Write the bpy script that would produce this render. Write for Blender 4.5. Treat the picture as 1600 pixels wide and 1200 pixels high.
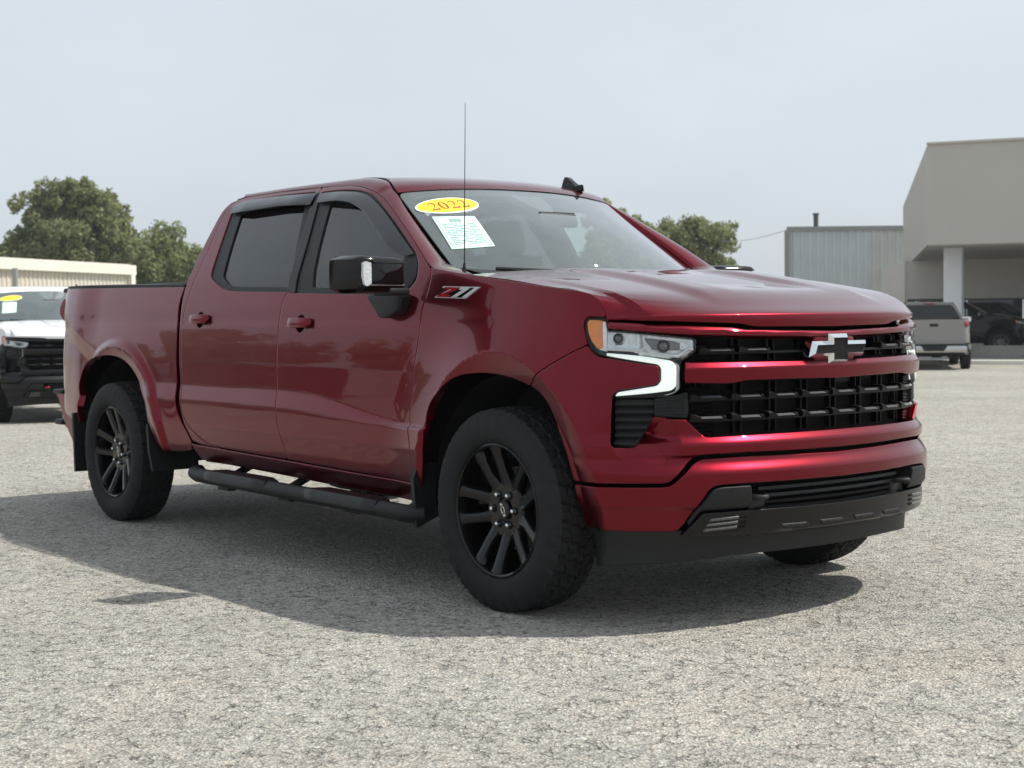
import bpy, math, random
import numpy as np
from mathutils import Vector, Matrix
from mathutils.geometry import delaunay_2d_cdt

for _o in list(bpy.data.objects):
    bpy.data.objects.remove(_o)
SC = bpy.context.scene
COL = SC.collection
R = math.radians

# ---------------------------------------------------------------- camera
cam = bpy.data.cameras.new('camera'); camera = bpy.data.objects.new('camera', cam); COL.objects.link(camera)
cam.lens = 53.39; cam.sensor_width = 36.0; cam.clip_end = 2000; cam.clip_start = .05
_yaw, _pit, _roll = 2.47412, -.044597, -.010889
_f = Vector((math.cos(_yaw)*math.cos(_pit), math.sin(_yaw)*math.cos(_pit), math.sin(_pit)))
_r = Vector((math.sin(_yaw), -math.cos(_yaw), 0)); _u = _r.cross(_f)
_r, _u = _r*math.cos(_roll) + _u*math.sin(_roll), _u*math.cos(_roll) - _r*math.sin(_roll)
camera.matrix_world = Matrix(((_r.x, _u.x, -_f.x, 4.83275), (_r.y, _u.y, -_f.y, -4.69925), (_r.z, _u.z, -_f.z, 1.19341), (0, 0, 0, 1)))
cam.dof.use_dof = True; cam.dof.focus_distance = 6.2; cam.dof.aperture_fstop = 6.0
SC.camera = camera

# ---------------------------------------------------------------- light
SUN = Vector((.42, .58, 1.0)).normalized()
world = bpy.data.worlds.new('World'); SC.world = world; world.use_nodes = True
wt = world.node_tree; wt.nodes.clear()
wo = wt.nodes.new('ShaderNodeOutputWorld'); wb = wt.nodes.new('ShaderNodeBackground')
sky = wt.nodes.new('ShaderNodeTexSky'); sky.sky_type = 'NISHITA'; sky.sun_disc = False
sky.sun_elevation = math.asin(SUN.z); sky.sun_rotation = math.atan2(SUN.x, SUN.y)
sky.air_density = 1.0; sky.dust_density = 3.0; sky.ozone_density = 1.0
hs = wt.nodes.new('ShaderNodeHueSaturation'); hs.inputs['Saturation'].default_value = .42
veil = wt.nodes.new('ShaderNodeMix'); veil.data_type = 'RGBA'; veil.inputs[0].default_value = .62
veil.inputs[7].default_value = (6.7, 7.45, 8.15, 1)
wt.links.new(sky.outputs[0], hs.inputs['Color']); wt.links.new(hs.outputs[0], veil.inputs[6])
# faint high cloud in the haze
wtc = wt.nodes.new('ShaderNodeTexCoord'); wmp = wt.nodes.new('ShaderNodeMapping'); wmp.inputs['Scale'].default_value = (1.2, 1.2, 4.0)
wn = wt.nodes.new('ShaderNodeTexNoise'); wn.inputs['Scale'].default_value = 2.2; wn.inputs['Detail'].default_value = 5; wn.inputs['Roughness'].default_value = .55
wr = wt.nodes.new('ShaderNodeMapRange'); wr.inputs[1].default_value = .35; wr.inputs[2].default_value = .7; wr.inputs[3].default_value = .965; wr.inputs[4].default_value = 1.045
wv = wt.nodes.new('ShaderNodeVectorMath'); wv.operation = 'SCALE'
wt.links.new(wtc.outputs['Generated'], wmp.inputs['Vector']); wt.links.new(wmp.outputs[0], wn.inputs['Vector']); wt.links.new(wn.outputs[0], wr.inputs[0])
wt.links.new(veil.outputs[2], wv.inputs[0]); wt.links.new(wr.outputs[0], wv.inputs['Scale']); wt.links.new(wv.outputs[0], wb.inputs[0]); wt.links.new(wb.outputs[0], wo.inputs[0])
wb.inputs[1].default_value = .098
sl = bpy.data.lights.new('sun', 'SUN'); sl.energy = 3.9; sl.angle = R(.9); sl.color = (1, .95, .87)
sun = bpy.data.objects.new('sun', sl); COL.objects.link(sun); sun.rotation_euler = (-SUN).to_track_quat('-Z', 'Y').to_euler()
SC.view_settings.view_transform = 'Standard'; SC.view_settings.look = 'None'
SC.view_settings.exposure = .36; SC.view_settings.gamma = 1
SC.cycles.use_denoising = True
SC.cycles.max_bounces = 8; SC.cycles.transparent_max_bounces = 16

# ---------------------------------------------------------------- materials
def nt(m): return m.node_tree.nodes, m.node_tree.links
def mat(name, col, rough=.5, metal=0.0, coat=0.0, spec=.5, noise=0.0, nscale=8.0, bump=0.0, bscale=200.0, rvar=0.0, emit=None, cr=.03):
    m = bpy.data.materials.new(name); m.use_nodes = True; N, L = nt(m)
    b = N['Principled BSDF']
    b.inputs['Base Color'].default_value = (*col, 1); b.inputs['Roughness'].default_value = rough
    b.inputs['Metallic'].default_value = metal; b.inputs['Coat Weight'].default_value = coat
    b.inputs['Coat Roughness'].default_value = cr; b.inputs['Specular IOR Level'].default_value = spec
    tc = N.new('ShaderNodeTexCoord')
    if noise or rvar:
        n = N.new('ShaderNodeTexNoise'); n.inputs['Scale'].default_value = nscale; n.inputs['Detail'].default_value = 6
        n.inputs['Roughness'].default_value = .6
        L.new(tc.outputs['Object'], n.inputs['Vector'])
        if noise:
            mr = N.new('ShaderNodeMapRange'); mr.inputs[1].default_value = .3; mr.inputs[2].default_value = .7
            mr.inputs[3].default_value = 1-noise; mr.inputs[4].default_value = 1+noise
            L.new(n.outputs[0], mr.inputs[0])
            mx = N.new('ShaderNodeVectorMath'); mx.operation = 'SCALE'; mx.inputs[0].default_value = col
            L.new(mr.outputs[0], mx.inputs['Scale']); L.new(mx.outputs[0], b.inputs['Base Color'])
        if rvar:
            mr = N.new('ShaderNodeMapRange'); mr.inputs[1].default_value = .3; mr.inputs[2].default_value = .7
            mr.inputs[3].default_value = max(0, rough-rvar); mr.inputs[4].default_value = min(1, rough+rvar)
            L.new(n.outputs[0], mr.inputs[0]); L.new(mr.outputs[0], b.inputs['Roughness'])
    if bump:
        n2 = N.new('ShaderNodeTexNoise'); n2.inputs['Scale'].default_value = bscale; n2.inputs['Detail'].default_value = 3
        L.new(tc.outputs['Object'], n2.inputs['Vector'])
        bp = N.new('ShaderNodeBump'); bp.inputs['Strength'].default_value = bump; bp.inputs['Distance'].default_value = .002
        L.new(n2.outputs[0], bp.inputs['Height']); L.new(bp.outputs[0], b.inputs['Normal'])
    if emit:
        b.inputs['Emission Color'].default_value = (*emit[0], 1); b.inputs['Emission Strength'].default_value = emit[1]
    return m

def paint(name, col, metal=.55, rough=.38, flake=.25):
    m = mat(name, col, rough, metal, 1.0, .5); N, L = nt(m); b = N['Principled BSDF']; b.inputs['Coat IOR'].default_value = 1.31; b.inputs['Specular IOR Level'].default_value = .15
    tc = N.new('ShaderNodeTexCoord'); v = N.new('ShaderNodeTexVoronoi'); v.inputs['Scale'].default_value = 900
    L.new(tc.outputs['Object'], v.inputs['Vector'])
    mr = N.new('ShaderNodeMapRange'); mr.inputs[3].default_value = 1-flake; mr.inputs[4].default_value = 1+flake
    L.new(v.outputs['Color'], mr.inputs[0])
    mx = N.new('ShaderNodeVectorMath'); mx.operation = 'SCALE'; mx.inputs[0].default_value = col
    L.new(mr.outputs[0], mx.inputs['Scale']); L.new(mx.outputs[0], b.inputs['Base Color'])
    n = N.new('ShaderNodeTexNoise'); n.inputs['Scale'].default_value = 5; n.inputs['Detail'].default_value = 8
    L.new(tc.outputs['Object'], n.inputs['Vector'])
    m2 = N.new('ShaderNodeMapRange'); m2.inputs[1].default_value = .35; m2.inputs[2].default_value = .75
    m2.inputs[3].default_value = .004; m2.inputs[4].default_value = .03
    L.new(n.outputs[0], m2.inputs[0]); L.new(m2.outputs[0], b.inputs['Coat Roughness'])
    # very fine orange peel in the clear coat
    n3 = N.new('ShaderNodeTexNoise'); n3.inputs['Scale'].default_value = 70; n3.inputs['Detail'].default_value = 1
    L.new(tc.outputs['Object'], n3.inputs['Vector'])
    bp = N.new('ShaderNodeBump'); bp.inputs['Strength'].default_value = .005; bp.inputs['Distance'].default_value = .004
    L.new(n3.outputs[0], bp.inputs['Height']); L.new(bp.outputs[0], b.inputs['Coat Normal'])
    return m

def glass(name, tint, gloss=1.0, ior=1.5, rough=.0, haze=0.0, hcol=(.5, .55, .55)):
    m = bpy.data.materials.new(name); m.use_nodes = True; N, L = nt(m); N.clear()
    o = N.new('ShaderNodeOutputMaterial'); t = N.new('ShaderNodeBsdfTransparent'); t.inputs[0].default_value = (*tint, 1)
    g = N.new('ShaderNodeBsdfGlossy'); g.inputs['Roughness'].default_value = rough
    lw = N.new('ShaderNodeLayerWeight'); lw.inputs[0].default_value = .5
    pw = N.new('ShaderNodeMath'); pw.operation = 'POWER'; pw.inputs[1].default_value = 4.6; L.new(lw.outputs['Facing'], pw.inputs[0])
    f = N.new('ShaderNodeMath'); f.operation = 'MULTIPLY_ADD'; f0 = ((ior-1)/(ior+1))**2; f.inputs[1].default_value = 1-f0; f.inputs[2].default_value = f0; L.new(pw.outputs[0], f.inputs[0])
    mu = N.new('ShaderNodeMath'); mu.operation = 'MULTIPLY'; mu.inputs[1].default_value = gloss; mu.use_clamp = True
    mx = N.new('ShaderNodeMixShader'); L.new(f.outputs[0], mu.inputs[0]); L.new(mu.outputs[0], mx.inputs[0])
    src = t
    if haze:
        d = N.new('ShaderNodeBsdfDiffuse'); d.inputs[0].default_value = (*hcol, 1)
        tc = N.new('ShaderNodeTexCoord'); n = N.new('ShaderNodeTexNoise'); n.inputs['Scale'].default_value = 6; n.inputs['Detail'].default_value = 7
        L.new(tc.outputs['Object'], n.inputs['Vector'])
        mr = N.new('ShaderNodeMapRange'); mr.inputs[1].default_value = .3; mr.inputs[2].default_value = .75
        mr.inputs[3].default_value = haze*.85; mr.inputs[4].default_value = haze*1.15; L.new(n.outputs[0], mr.inputs[0])
        m2 = N.new('ShaderNodeMixShader'); L.new(mr.outputs[0], m2.inputs[0]); L.new(t.outputs[0], m2.inputs[1]); L.new(d.outputs[0], m2.inputs[2])
        src = m2
    L.new(src.outputs[0], mx.inputs[1]); L.new(g.outputs[0], mx.inputs[2]); L.new(mx.outputs[0], o.inputs[0])
    return m

M = dict(
    red=paint('dark red metallic paint', (.155, .0013, .0095), .93, .30),
    white=paint('white paint', (.72, .73, .74), 0, .4, .03),
    silver=paint('pewter grey paint', (.27, .265, .255), .4, .42),
    black_paint=paint('black paint', (.005, .005, .0055), .0, .35),
    blue=paint('dark blue paint', (.02, .035, .07), .5, .4),
    gloss=mat('gloss black plastic', (.004, .004, .0045), .12, 0, .0, .34, rvar=.05, nscale=9),
    grille=mat('satin black grille plastic', (.004, .004, .0045), .33, 0, 0, .22, rvar=.05, nscale=30),
    plastic=mat('textured charcoal plastic', (.0105, .011, .012), .5, 0, 0, .32, .15, 40, .35, 420),
    visor=mat('smoked window visor', (.012, .013, .015), .2, 0, .2, .5, rvar=.06, nscale=7),
    trim=mat('black rubber trim', (.008, .008, .009), .42, 0, 0, .35, .1, 30, .15, 300),
    dark=mat('black void lining', (.006, .006, .006), .9, 0, 0, .2, .2, 10),
    liner=mat('black wheel liner', (.008, .008, .009), .85, 0, 0, .2, .3, 20),
    frame=mat('black chassis steel', (.012, .012, .012), .6, 0, 0, .4, .3, 15),
    tyre=mat('tyre rubber', (.0115, .012, .013), .72, 0, 0, .3, .25, 25, .25, 260),
    rim=mat('gloss black alloy', (.003, .003, .0035), .10, .0, .0, .36, rvar=.06, nscale=14),
    chrome=mat('chrome', (.82, .83, .84), .07, 1.0, 0, .5, rvar=.04, nscale=20),
    fog=mat('smoky fog lamp', (.085, .085, .085), .25, .2, .4, .5, .3, 150),
    slatglint=mat('grey satin slat glint', (.10, .105, .11), .32, .2, 0, .5),  # lighter than the slats, to paint in their lit upper line
    guide=mat('translucent grey bezel', (.36, .37, .37), .35, 0, .3),
    badge=mat('bright badge metal', (.62, .63, .64), .3, .25),
    satin=mat('satin silver metal', (.5, .5, .5), .3, 1.0, rvar=.08, nscale=20),
    steel=mat('dark brake steel', (.12, .11, .10), .45, .9, noise=.3, nscale=20),
    bowtie=mat('black emblem face', (.004, .004, .0045), .45, 0, 0, .2),
    amber=mat('amber reflector', (.78, .22, .02), .25, 0, .8, .5, .12, 90, .5, 350),
    drl=mat('lit white light guide', (.75, .78, .76), .3, 0, .5, .5, emit=((.86, .95, .90), .40)),
    lampsilver=mat('silvered reflector bowl', (.74, .75, .75), .28, .35, 0, .5, .2, 60),
    lampgrey=mat('grey lamp bezel', (.16, .165, .17), .35, .3, .2),
    lamplens=mat('projector glass', (.05, .055, .06), .05, 0, 1.0, .8),
    taillens=mat('red tail lens', (.22, .006, .008), .12, 0, .9, .5, .15, 60),
    signal=mat('clear signal lens', (.62, .64, .66), .18, .2, .8, .5, .25, 120),
    lens=glass('clear lamp cover', (.93, .95, .95), 1.0, 1.45),
    windshield=glass('windshield glass', (.74, .82, .785), 2.0, 1.5, 0, .17, (.50, .60, .62)),
    sideglass=glass('side glass', (.62, .70, .66), 1.7, 1.5, 0, .04, (.30, .36, .34)),
    tint=glass('dark tinted glass', (.12, .13, .14), 1.65, 1.5, 0, .025, (.22, .25, .28)),
    seat=mat('charcoal seat cloth', (.035, .036, .038), .8, 0, 0, .3, .15, 20, .3, 300),
    dash=mat('dark dashboard', (.02, .02, .021), .55, 0, 0, .3, .1, 30, .2, 400),
    liner2=mat('grey headliner', (.30, .31, .31), .9),
    yellow=mat('yellow vinyl', (.90, .62, .02), .35, 0, .3, .5, .04, 20),
    stickerwhite=mat('white vinyl', (.85, .84, .80), .4),
    digit=mat('orange brown print', (.36, .075, .008), .45),
    paper=mat('pale green paper', (.60, .80, .72), .7, 0, 0, .3, .05, 30),
    ink=mat('faint green print', (.26, .42, .37), .8),
    redink=mat('red enamel', (.30, .006, .012), .25, 0, .6),
    gasket=mat('dark gap filler', (.01, .01, .01), .8),
)
# ---------------------------------------------------------------- object helpers
def link(name, me, parent=None, m=None):
    o = bpy.data.objects.new(name, me); COL.objects.link(o)
    if m is not None and me is not None and not me.materials: me.materials.append(m)
    if parent is not None: o.parent = parent
    return o

def thing(name, label, cat, loc=(0, 0, 0), rz=0, group=None):
    o = bpy.data.objects.new(name, None); COL.objects.link(o)
    o.location = loc; o.rotation_euler = (0, 0, rz); o.empty_display_size = .2
    o['label'] = label; o['category'] = cat
    if group: o['group'] = group
    return o

def tag(o, label, cat, group=None):
    o['label'] = label; o['category'] = cat
    if group: o['group'] = group
    return o

def struct(o):
    o['kind'] = 'structure'; return o

class MB:
    """collects shapes into one mesh"""
    def __init__(s): s.v = []; s.f = []
    def add(s, V, F):
        n = len(s.v); s.v += [tuple(map(float, p)) for p in V]; s.f += [tuple(i+n for i in f) for f in F]; return s
    def box(s, c, d, rot=None, bev=0.0, taper=(1, 1)):
        x, y, z = d[0]/2, d[1]/2, d[2]/2
        b = min(bev, x*.9, y*.9, z*.9)
        if b <= 0:
            V = [(sx*x*(taper[0] if sz > 0 else 1), sy*y*(taper[1] if sz > 0 else 1), sz*z) for sz in (-1, 1) for sy in (-1, 1) for sx in (-1, 1)]
            F = [(0, 2, 3, 1), (4, 5, 7, 6), (0, 1, 5, 4), (2, 6, 7, 3), (0, 4, 6, 2), (1, 3, 7, 5)]
        else:
            V, F = [], []
            def ring(zz, ins):
                X, Y = x-ins, y-ins; n = len(V)
                for (cx, cy, a0) in ((X-b, Y-b, 0), (-X+b, Y-b, 90), (-X+b, -Y+b, 180), (X-b, -Y+b, 270)):
                    for k in range(4):
                        a = R(a0+30*k); V.append((cx+b*math.cos(a), cy+b*math.sin(a), zz))
                return n
            rs = [ring(-z, b*.9), ring(-z+b*.3, b*.25), ring(-z+b, 0), ring(z-b, 0), ring(z-b*.3, b*.25), ring(z, b*.9)]
            for a, c2 in zip(rs, rs[1:]):
                for k in range(16): F.append((a+k, a+(k+1) % 16, c2+(k+1) % 16, c2+k))
            F.append(tuple(rs[0]+k for k in reversed(range(16)))); F.append(tuple(rs[-1]+k for k in range(16)))
            V = [(px*(taper[0] if pz > 0 else 1), py*(taper[1] if pz > 0 else 1), pz) for px, py, pz in V]
        Mx = Matrix.Translation(c) @ (rot if rot is not None else Matrix.Identity(4))
        return s.add([Mx @ Vector(p) for p in V], F)
    def tube(s, pts, r, n=12, cap=True, flat=1.0):
        pts = [Vector(p) for p in pts]; V = []; F = []
        rr = r if isinstance(r, (list, tuple)) else [r]*len(pts)
        up = Vector((0, 0, 1))
        for i, p in enumerate(pts):
            t = (pts[min(i+1, len(pts)-1)] - pts[max(i-1, 0)]).normalized()
            a = t.cross(up)
            if a.length < 1e-3: a = Vector((1, 0, 0))
            a.normalize(); b = t.cross(a) * -1
            for k in range(n):
                q = 2*math.pi*k/n; V.append(p + a*math.cos(q)*rr[i] + b*math.sin(q)*rr[i]*flat)
        for i in range(len(pts)-1):
            for k in range(n): F.append((i*n+k, i*n+(k+1) % n, (i+1)*n+(k+1) % n, (i+1)*n+k))
        if cap: F.append(tuple(reversed(range(n)))); F.append(tuple((len(pts)-1)*n+k for k in range(n)))
        return s.add(V, F)
    def lathe(s, prof, n=48, axis='Y', c=(0, 0, 0), close=False):
        """prof: (along axis, radius)"""
        V = []; F = []; m = len(prof)
        for k in range(n):
            a = 2*math.pi*k/n; ca, sa = math.cos(a), math.sin(a)
            for (h, r) in prof:
                p = (r*ca, h, r*sa) if axis == 'Y' else ((r*ca, r*sa, h) if axis == 'Z' else (h, r*ca, r*sa))
                V.append((p[0]+c[0], p[1]+c[1], p[2]+c[2]))
        for k in range(n):
            k2 = (k+1) % n
            for j in range(m-1 if not close else m):
                j2 = (j+1) % m
                F.append((k*m+j, k*m+j2, k2*m+j2, k2*m+j))
        return s.add(V, F)
    def prism(s, poly, fn, d0, d1):
        """poly 2D; fn(a,b,d) -> 3D"""
        n = len(poly)
        V = [fn(a, b, d0) for a, b in poly] + [fn(a, b, d1) for a, b in poly]
        F = [tuple(range(n)), tuple(reversed(range(n, 2*n)))] + [(i, i+n, (i+1) % n+n, (i+1) % n) for i in range(n)]
        return s.add(V, F)
    def grid(s, P, close_u=False):
        """P[i][j] 3D"""
        a, b = len(P), len(P[0]); V = [p for r in P for p in r]; F = []
        for i in range(a if close_u else a-1):
            i2 = (i+1) % a
            for j in range(b-1): F.append((i*b+j, i2*b+j, i2*b+j+1, i*b+j+1))
        return s.add(V, F)
    def build(s, name, m, parent=None, smooth=40):
        me = bpy.data.meshes.new(name); me.from_pydata(s.v, [], s.f); me.update()
        import bmesh as _b
        bm = _b.new(); bm.from_mesh(me); _b.ops.recalc_face_normals(bm, faces=bm.faces[:]); bm.to_mesh(me); bm.free()
        if smooth:
            me.polygons.foreach_set('use_smooth', [True]*len(me.polygons))
            me.set_sharp_from_angle(angle=R(smooth))
        return link(name, me, parent, m)

def rotm(ax, deg): return Matrix.Rotation(R(deg), 4, ax)

# ---------------------------------------------------------------- panels cut from a surface
def round_poly(P, rad):
    P = [np.array(p, float) for p in P]; n = len(P); out = []
    for i in range(n):
        a, b, c = P[i-1], P[i], P[(i+1) % n]
        la, lc = np.linalg.norm(a-b), np.linalg.norm(c-b)
        if la < 1e-6 or lc < 1e-6: continue
        da, dc = (a-b)/la, (c-b)/lc
        turn = math.degrees(math.acos(max(-1, min(1, float(-(da @ dc))))))
        r = .45*min(la, lc) if turn < 38 else min(rad, .45*min(la, lc))
        if r < 1e-4 or abs(b[0]) < 1e-9: out.append(b); continue
        k = 5 if turn > 12 else 3
        for t in np.linspace(0, 1, k): out.append((1-t)**2*(b+da*r) + 2*t*(1-t)*b + t*t*(b+dc*r))
    return np.array(out)

def resample(P, sp):
    out = []
    for a, b in zip(P, np.roll(P, -1, 0)):
        n = max(1, int(math.ceil(np.linalg.norm(b-a)/sp)))
        for k in range(n): out.append(a + (b-a)*k/n)
    return np.array(out)

def area2(P):
    x, y = P[:, 0], P[:, 1]; return float((x*np.roll(y, -1) - y*np.roll(x, -1)).sum())

def clean(P, eps=1e-4):
    out = [P[0]]
    for p in P[1:]:
        if np.linalg.norm(p-out[-1]) > eps: out.append(p)
    if np.linalg.norm(out[0]-out[-1]) < eps: out.pop()
    return np.array(out)

def prep(P, rad, sp, gap):
    P = clean(round_poly(P, rad))
    if area2(P) < 0: P = P[::-1]
    P = clean(resample(P, sp))
    T = np.roll(P, -1, 0) - np.roll(P, 1, 0); T /= np.linalg.norm(T, axis=1)[:, None] + 1e-9
    N = np.c_[T[:, 1], -T[:, 0]]               # outward for ccw
    return P - N*gap, N

def both(P):
    """right-half polygon with two points on s = 0 -> full polygon"""
    z = [i for i, p in enumerate(P) if abs(p[0]) < 1e-9]
    i0 = max(z) if max(z)-min(z) == 1 else min(z)
    Q = list(P[i0:]) + list(P[:i0])
    assert abs(Q[0][0]) < 1e-9 and abs(Q[-1][0]) < 1e-9, 'centre'
    return Q[1:-1] + [(0., Q[-1][1])] + [(-a, b) for a, b in reversed(Q[1:-1])] + [(0., Q[0][1])]

def surf_mesh(name, poly, fn, lift=0.0, depth=.02, sp=.018, rad=.012, gap=.0025, holes=(), hole_rad=.01, edge=.8, flip=False, back=False):
    B, N2 = prep(poly, rad, sp, gap)
    loops = [(B, N2)]
    for h in holes:
        hb, hn = prep(h, hole_rad, sp, -gap); loops.append((hb, -hn))
    s0, z0 = B.min(0); s1, z1 = B.max(0)
    gs, gz = np.meshgrid(np.arange(s0, s1+sp, sp), np.arange(z0, z1+sp, sp*.866), indexing='ij')
    gs = gs + (np.arange(gs.shape[1]) % 2)[None, :]*sp*.5
    gs, gz = gs.ravel(), gz.ravel()
    ok = poly_sdf(B, gs, gz) > .55*sp
    for hb, _ in loops[1:]: ok &= poly_sdf(hb, gs, gz) < -.55*sp
    I = np.c_[gs[ok], gz[ok]]
    if edge > 0:                                 # narrow rounded hem
        I = np.concatenate([I] + [lb - ln*.0035 for lb, ln in loops])
    verts, edges, n = [], [], 0
    for lb, _ in loops:
        k = len(lb); verts += [tuple(p) for p in lb]; edges += [(n+i, n+(i+1) % k) for i in range(k)]; n += k
    nb = n
    verts += [tuple(p) for p in I]
    vc, _, fs, ov, _, _ = delaunay_2d_cdt([Vector(v) for v in verts], edges, [], 0, 1e-6)
    Q = np.array([(v[0], v[1]) for v in vc])
    Nb = np.concatenate([l[1] for l in loops])
    bn = np.zeros((len(Q), 2)); isb = np.zeros(len(Q), bool)
    for i, o in enumerate(ov):
        for j in o:
            if j < nb: isb[i] = True; bn[i] = Nb[j]
    F = np.array([f for f in fs if len(f) == 3])
    cen = Q[F].mean(1)
    ins = poly_sdf(B, cen[:, 0], cen[:, 1]) > 0
    for hb, _ in loops[1:]: ins &= poly_sdf(hb, cen[:, 0], cen[:, 1]) < 0
    F = F[ins]
    def ev(q, l): return fn(q[:, 0], q[:, 1], l)
    def nrm(q):
        e = 1.2e-3
        a = fn(q[:, 0]+e, q[:, 1], lift) - fn(q[:, 0]-e, q[:, 1], lift); b = fn(q[:, 0], q[:, 1]+e, lift) - fn(q[:, 0], q[:, 1]-e, lift)
        nn = np.cross(a, b); nn /= np.linalg.norm(nn, axis=1)[:, None] + 1e-12
        ref = fn(q[:, 0], q[:, 1], lift+.01) - fn(q[:, 0], q[:, 1], lift)
        sg = np.sign((nn*ref).sum(1)); sg[sg == 0] = 1
        return nn*sg[:, None]
    P = ev(Q, lift); NN = nrm(Q)
    out3 = fn(Q[:, 0]+bn[:, 0]*2e-3, Q[:, 1]+bn[:, 1]*2e-3, lift) - P
    out3 /= np.linalg.norm(out3, axis=1)[:, None] + 1e-12
    VN = NN.copy(); VN[isb] = NN[isb] + out3[isb]*edge
    VN /= np.linalg.norm(VN, axis=1)[:, None]
    # orientation
    tri = P[F]; fnm = np.cross(tri[:, 1]-tri[:, 0], tri[:, 2]-tri[:, 0])
    bad = (fnm*NN[F[:, 0]]).sum(1) < 0
    F[bad] = F[bad][:, ::-1]
    V = [P]; VNs = [VN]; faces = F.tolist(); base = len(P)
    for lb, ln in loops:
        p = ev(lb, lift); nn = nrm(lb)
        o3 = fn(lb[:, 0]+ln[:, 0]*2e-3, lb[:, 1]+ln[:, 1]*2e-3, lift) - p; o3 /= np.linalg.norm(o3, axis=1)[:, None] + 1e-12
        k = len(lb)
        top = nn + o3*edge; top /= np.linalg.norm(top, axis=1)[:, None]
        V += [p, p + o3*.0012 - nn*.004, p - nn*depth]; VNs += [top, o3, o3]
        for r in (0, 1):
            for i in range(k):
                a, b = base+r*k+i, base+r*k+(i+1) % k; c, d = a+k, b+k
                q = (a, b, d, c)
                faces.append(q)
        base += 3*k
    V = np.concatenate(V); VNs = np.concatenate(VNs)
    # orient rim quads
    for fi in range(len(F), len(faces)):
        q = faces[fi]; nf = np.cross(V[q[1]]-V[q[0]], V[q[3]]-V[q[0]])
        if nf @ VNs[q[2]] < 0: faces[fi] = q[::-1]
    if back:
        nbk = len(V); V = np.concatenate([V, P - NN*depth]); VNs = np.concatenate([VNs, -NN])
        faces += [(a+nbk, c+nbk, b+nbk) for a, b, c in F.tolist()]
    if flip:
        V = V*np.array([1, -1, 1]); VNs = VNs*np.array([1, -1, 1]); faces = [tuple(reversed(f)) for f in faces]
    me = bpy.data.meshes.new(name); me.from_pydata(V.tolist(), [], faces)
    me.polygons.foreach_set('use_smooth', [True]*len(me.polygons)); me.update()
    me.normals_split_custom_set_from_vertices(VNs.tolist())
    return me

def twin_mesh(me0, name):
    nv = len(me0.vertices)
    co = np.empty(nv*3); me0.vertices.foreach_get('co', co); co = co.reshape(-1, 3)*np.array([1, -1, 1])
    fl = [tuple(reversed(p.vertices)) for p in me0.polygons]
    vn = np.zeros((nv, 3))
    for l, c in zip(me0.loops, me0.corner_normals): vn[l.vertex_index] = c.vector
    vn *= np.array([1, -1, 1])
    m2 = bpy.data.meshes.new(name); m2.from_pydata(co.tolist(), [], fl)
    m2.polygons.foreach_set('use_smooth', [True]*len(m2.polygons)); m2.update()
    m2.normals_split_custom_set_from_vertices(vn.tolist())
    for mm in me0.materials: m2.materials.append(mm)
    return m2

def panel(name, parent, poly, m, side='R', **k):
    """R: right panel and its mirrored twin ; C: polygon across the centre line ; 1: right only"""
    fn = k.pop('fn', S)
    pa, pb = parent if isinstance(parent, tuple) else (parent, parent)
    if side == 'C': return link(name, surf_mesh(name, both(poly), fn, **k), pa, m)
    a = link(name, surf_mesh(name, poly, fn, **k), pa, m)
    if side == '1': return a
    return a, link(name, twin_mesh(a.data, name), pb, m)

def twin(a, pb):
    """mirrored copy (left side of the truck) of a mesh built for the right side"""
    me = a.data.copy(); co = np.empty(len(me.vertices)*3); me.vertices.foreach_get('co', co)
    co = co.reshape(-1, 3)*np.array([1, -1, 1]); me.vertices.foreach_set('co', co.ravel()); me.flip_normals(); me.update()
    return link(a.name.split('.')[0], me, pb)
# ---------------------------------------------------------------- body surface
def hermite(xs, ys, x):
    """monotone cubic interpolation (flat outside)"""
    xs = np.asarray(xs, float); ys = np.asarray(ys, float)
    h = np.diff(xs); d = np.diff(ys) / h
    m = np.zeros_like(xs)
    m[0], m[-1] = d[0], d[-1]
    for i in range(1, len(xs) - 1):
        if d[i-1] * d[i] > 0:
            w1 = 2*h[i] + h[i-1]; w2 = h[i] + 2*h[i-1]
            m[i] = (w1 + w2) / (w1/d[i-1] + w2/d[i])
    x = np.clip(np.asarray(x, float), xs[0], xs[-1])
    i = np.clip(np.searchsorted(xs, x, side='right') - 1, 0, len(xs) - 2)
    t = (x - xs[i]) / h[i]
    return ((1+2*t)*(1-t)**2*ys[i] + t*(1-t)**2*h[i]*m[i] + t*t*(3-2*t)*ys[i+1] + t*t*(t-1)*h[i]*m[i+1])

def sstep(a, b, x):
    t = np.clip((np.asarray(x, float) - a) / (b - a), 0, 1)
    return t*t*(3-2*t)

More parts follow.
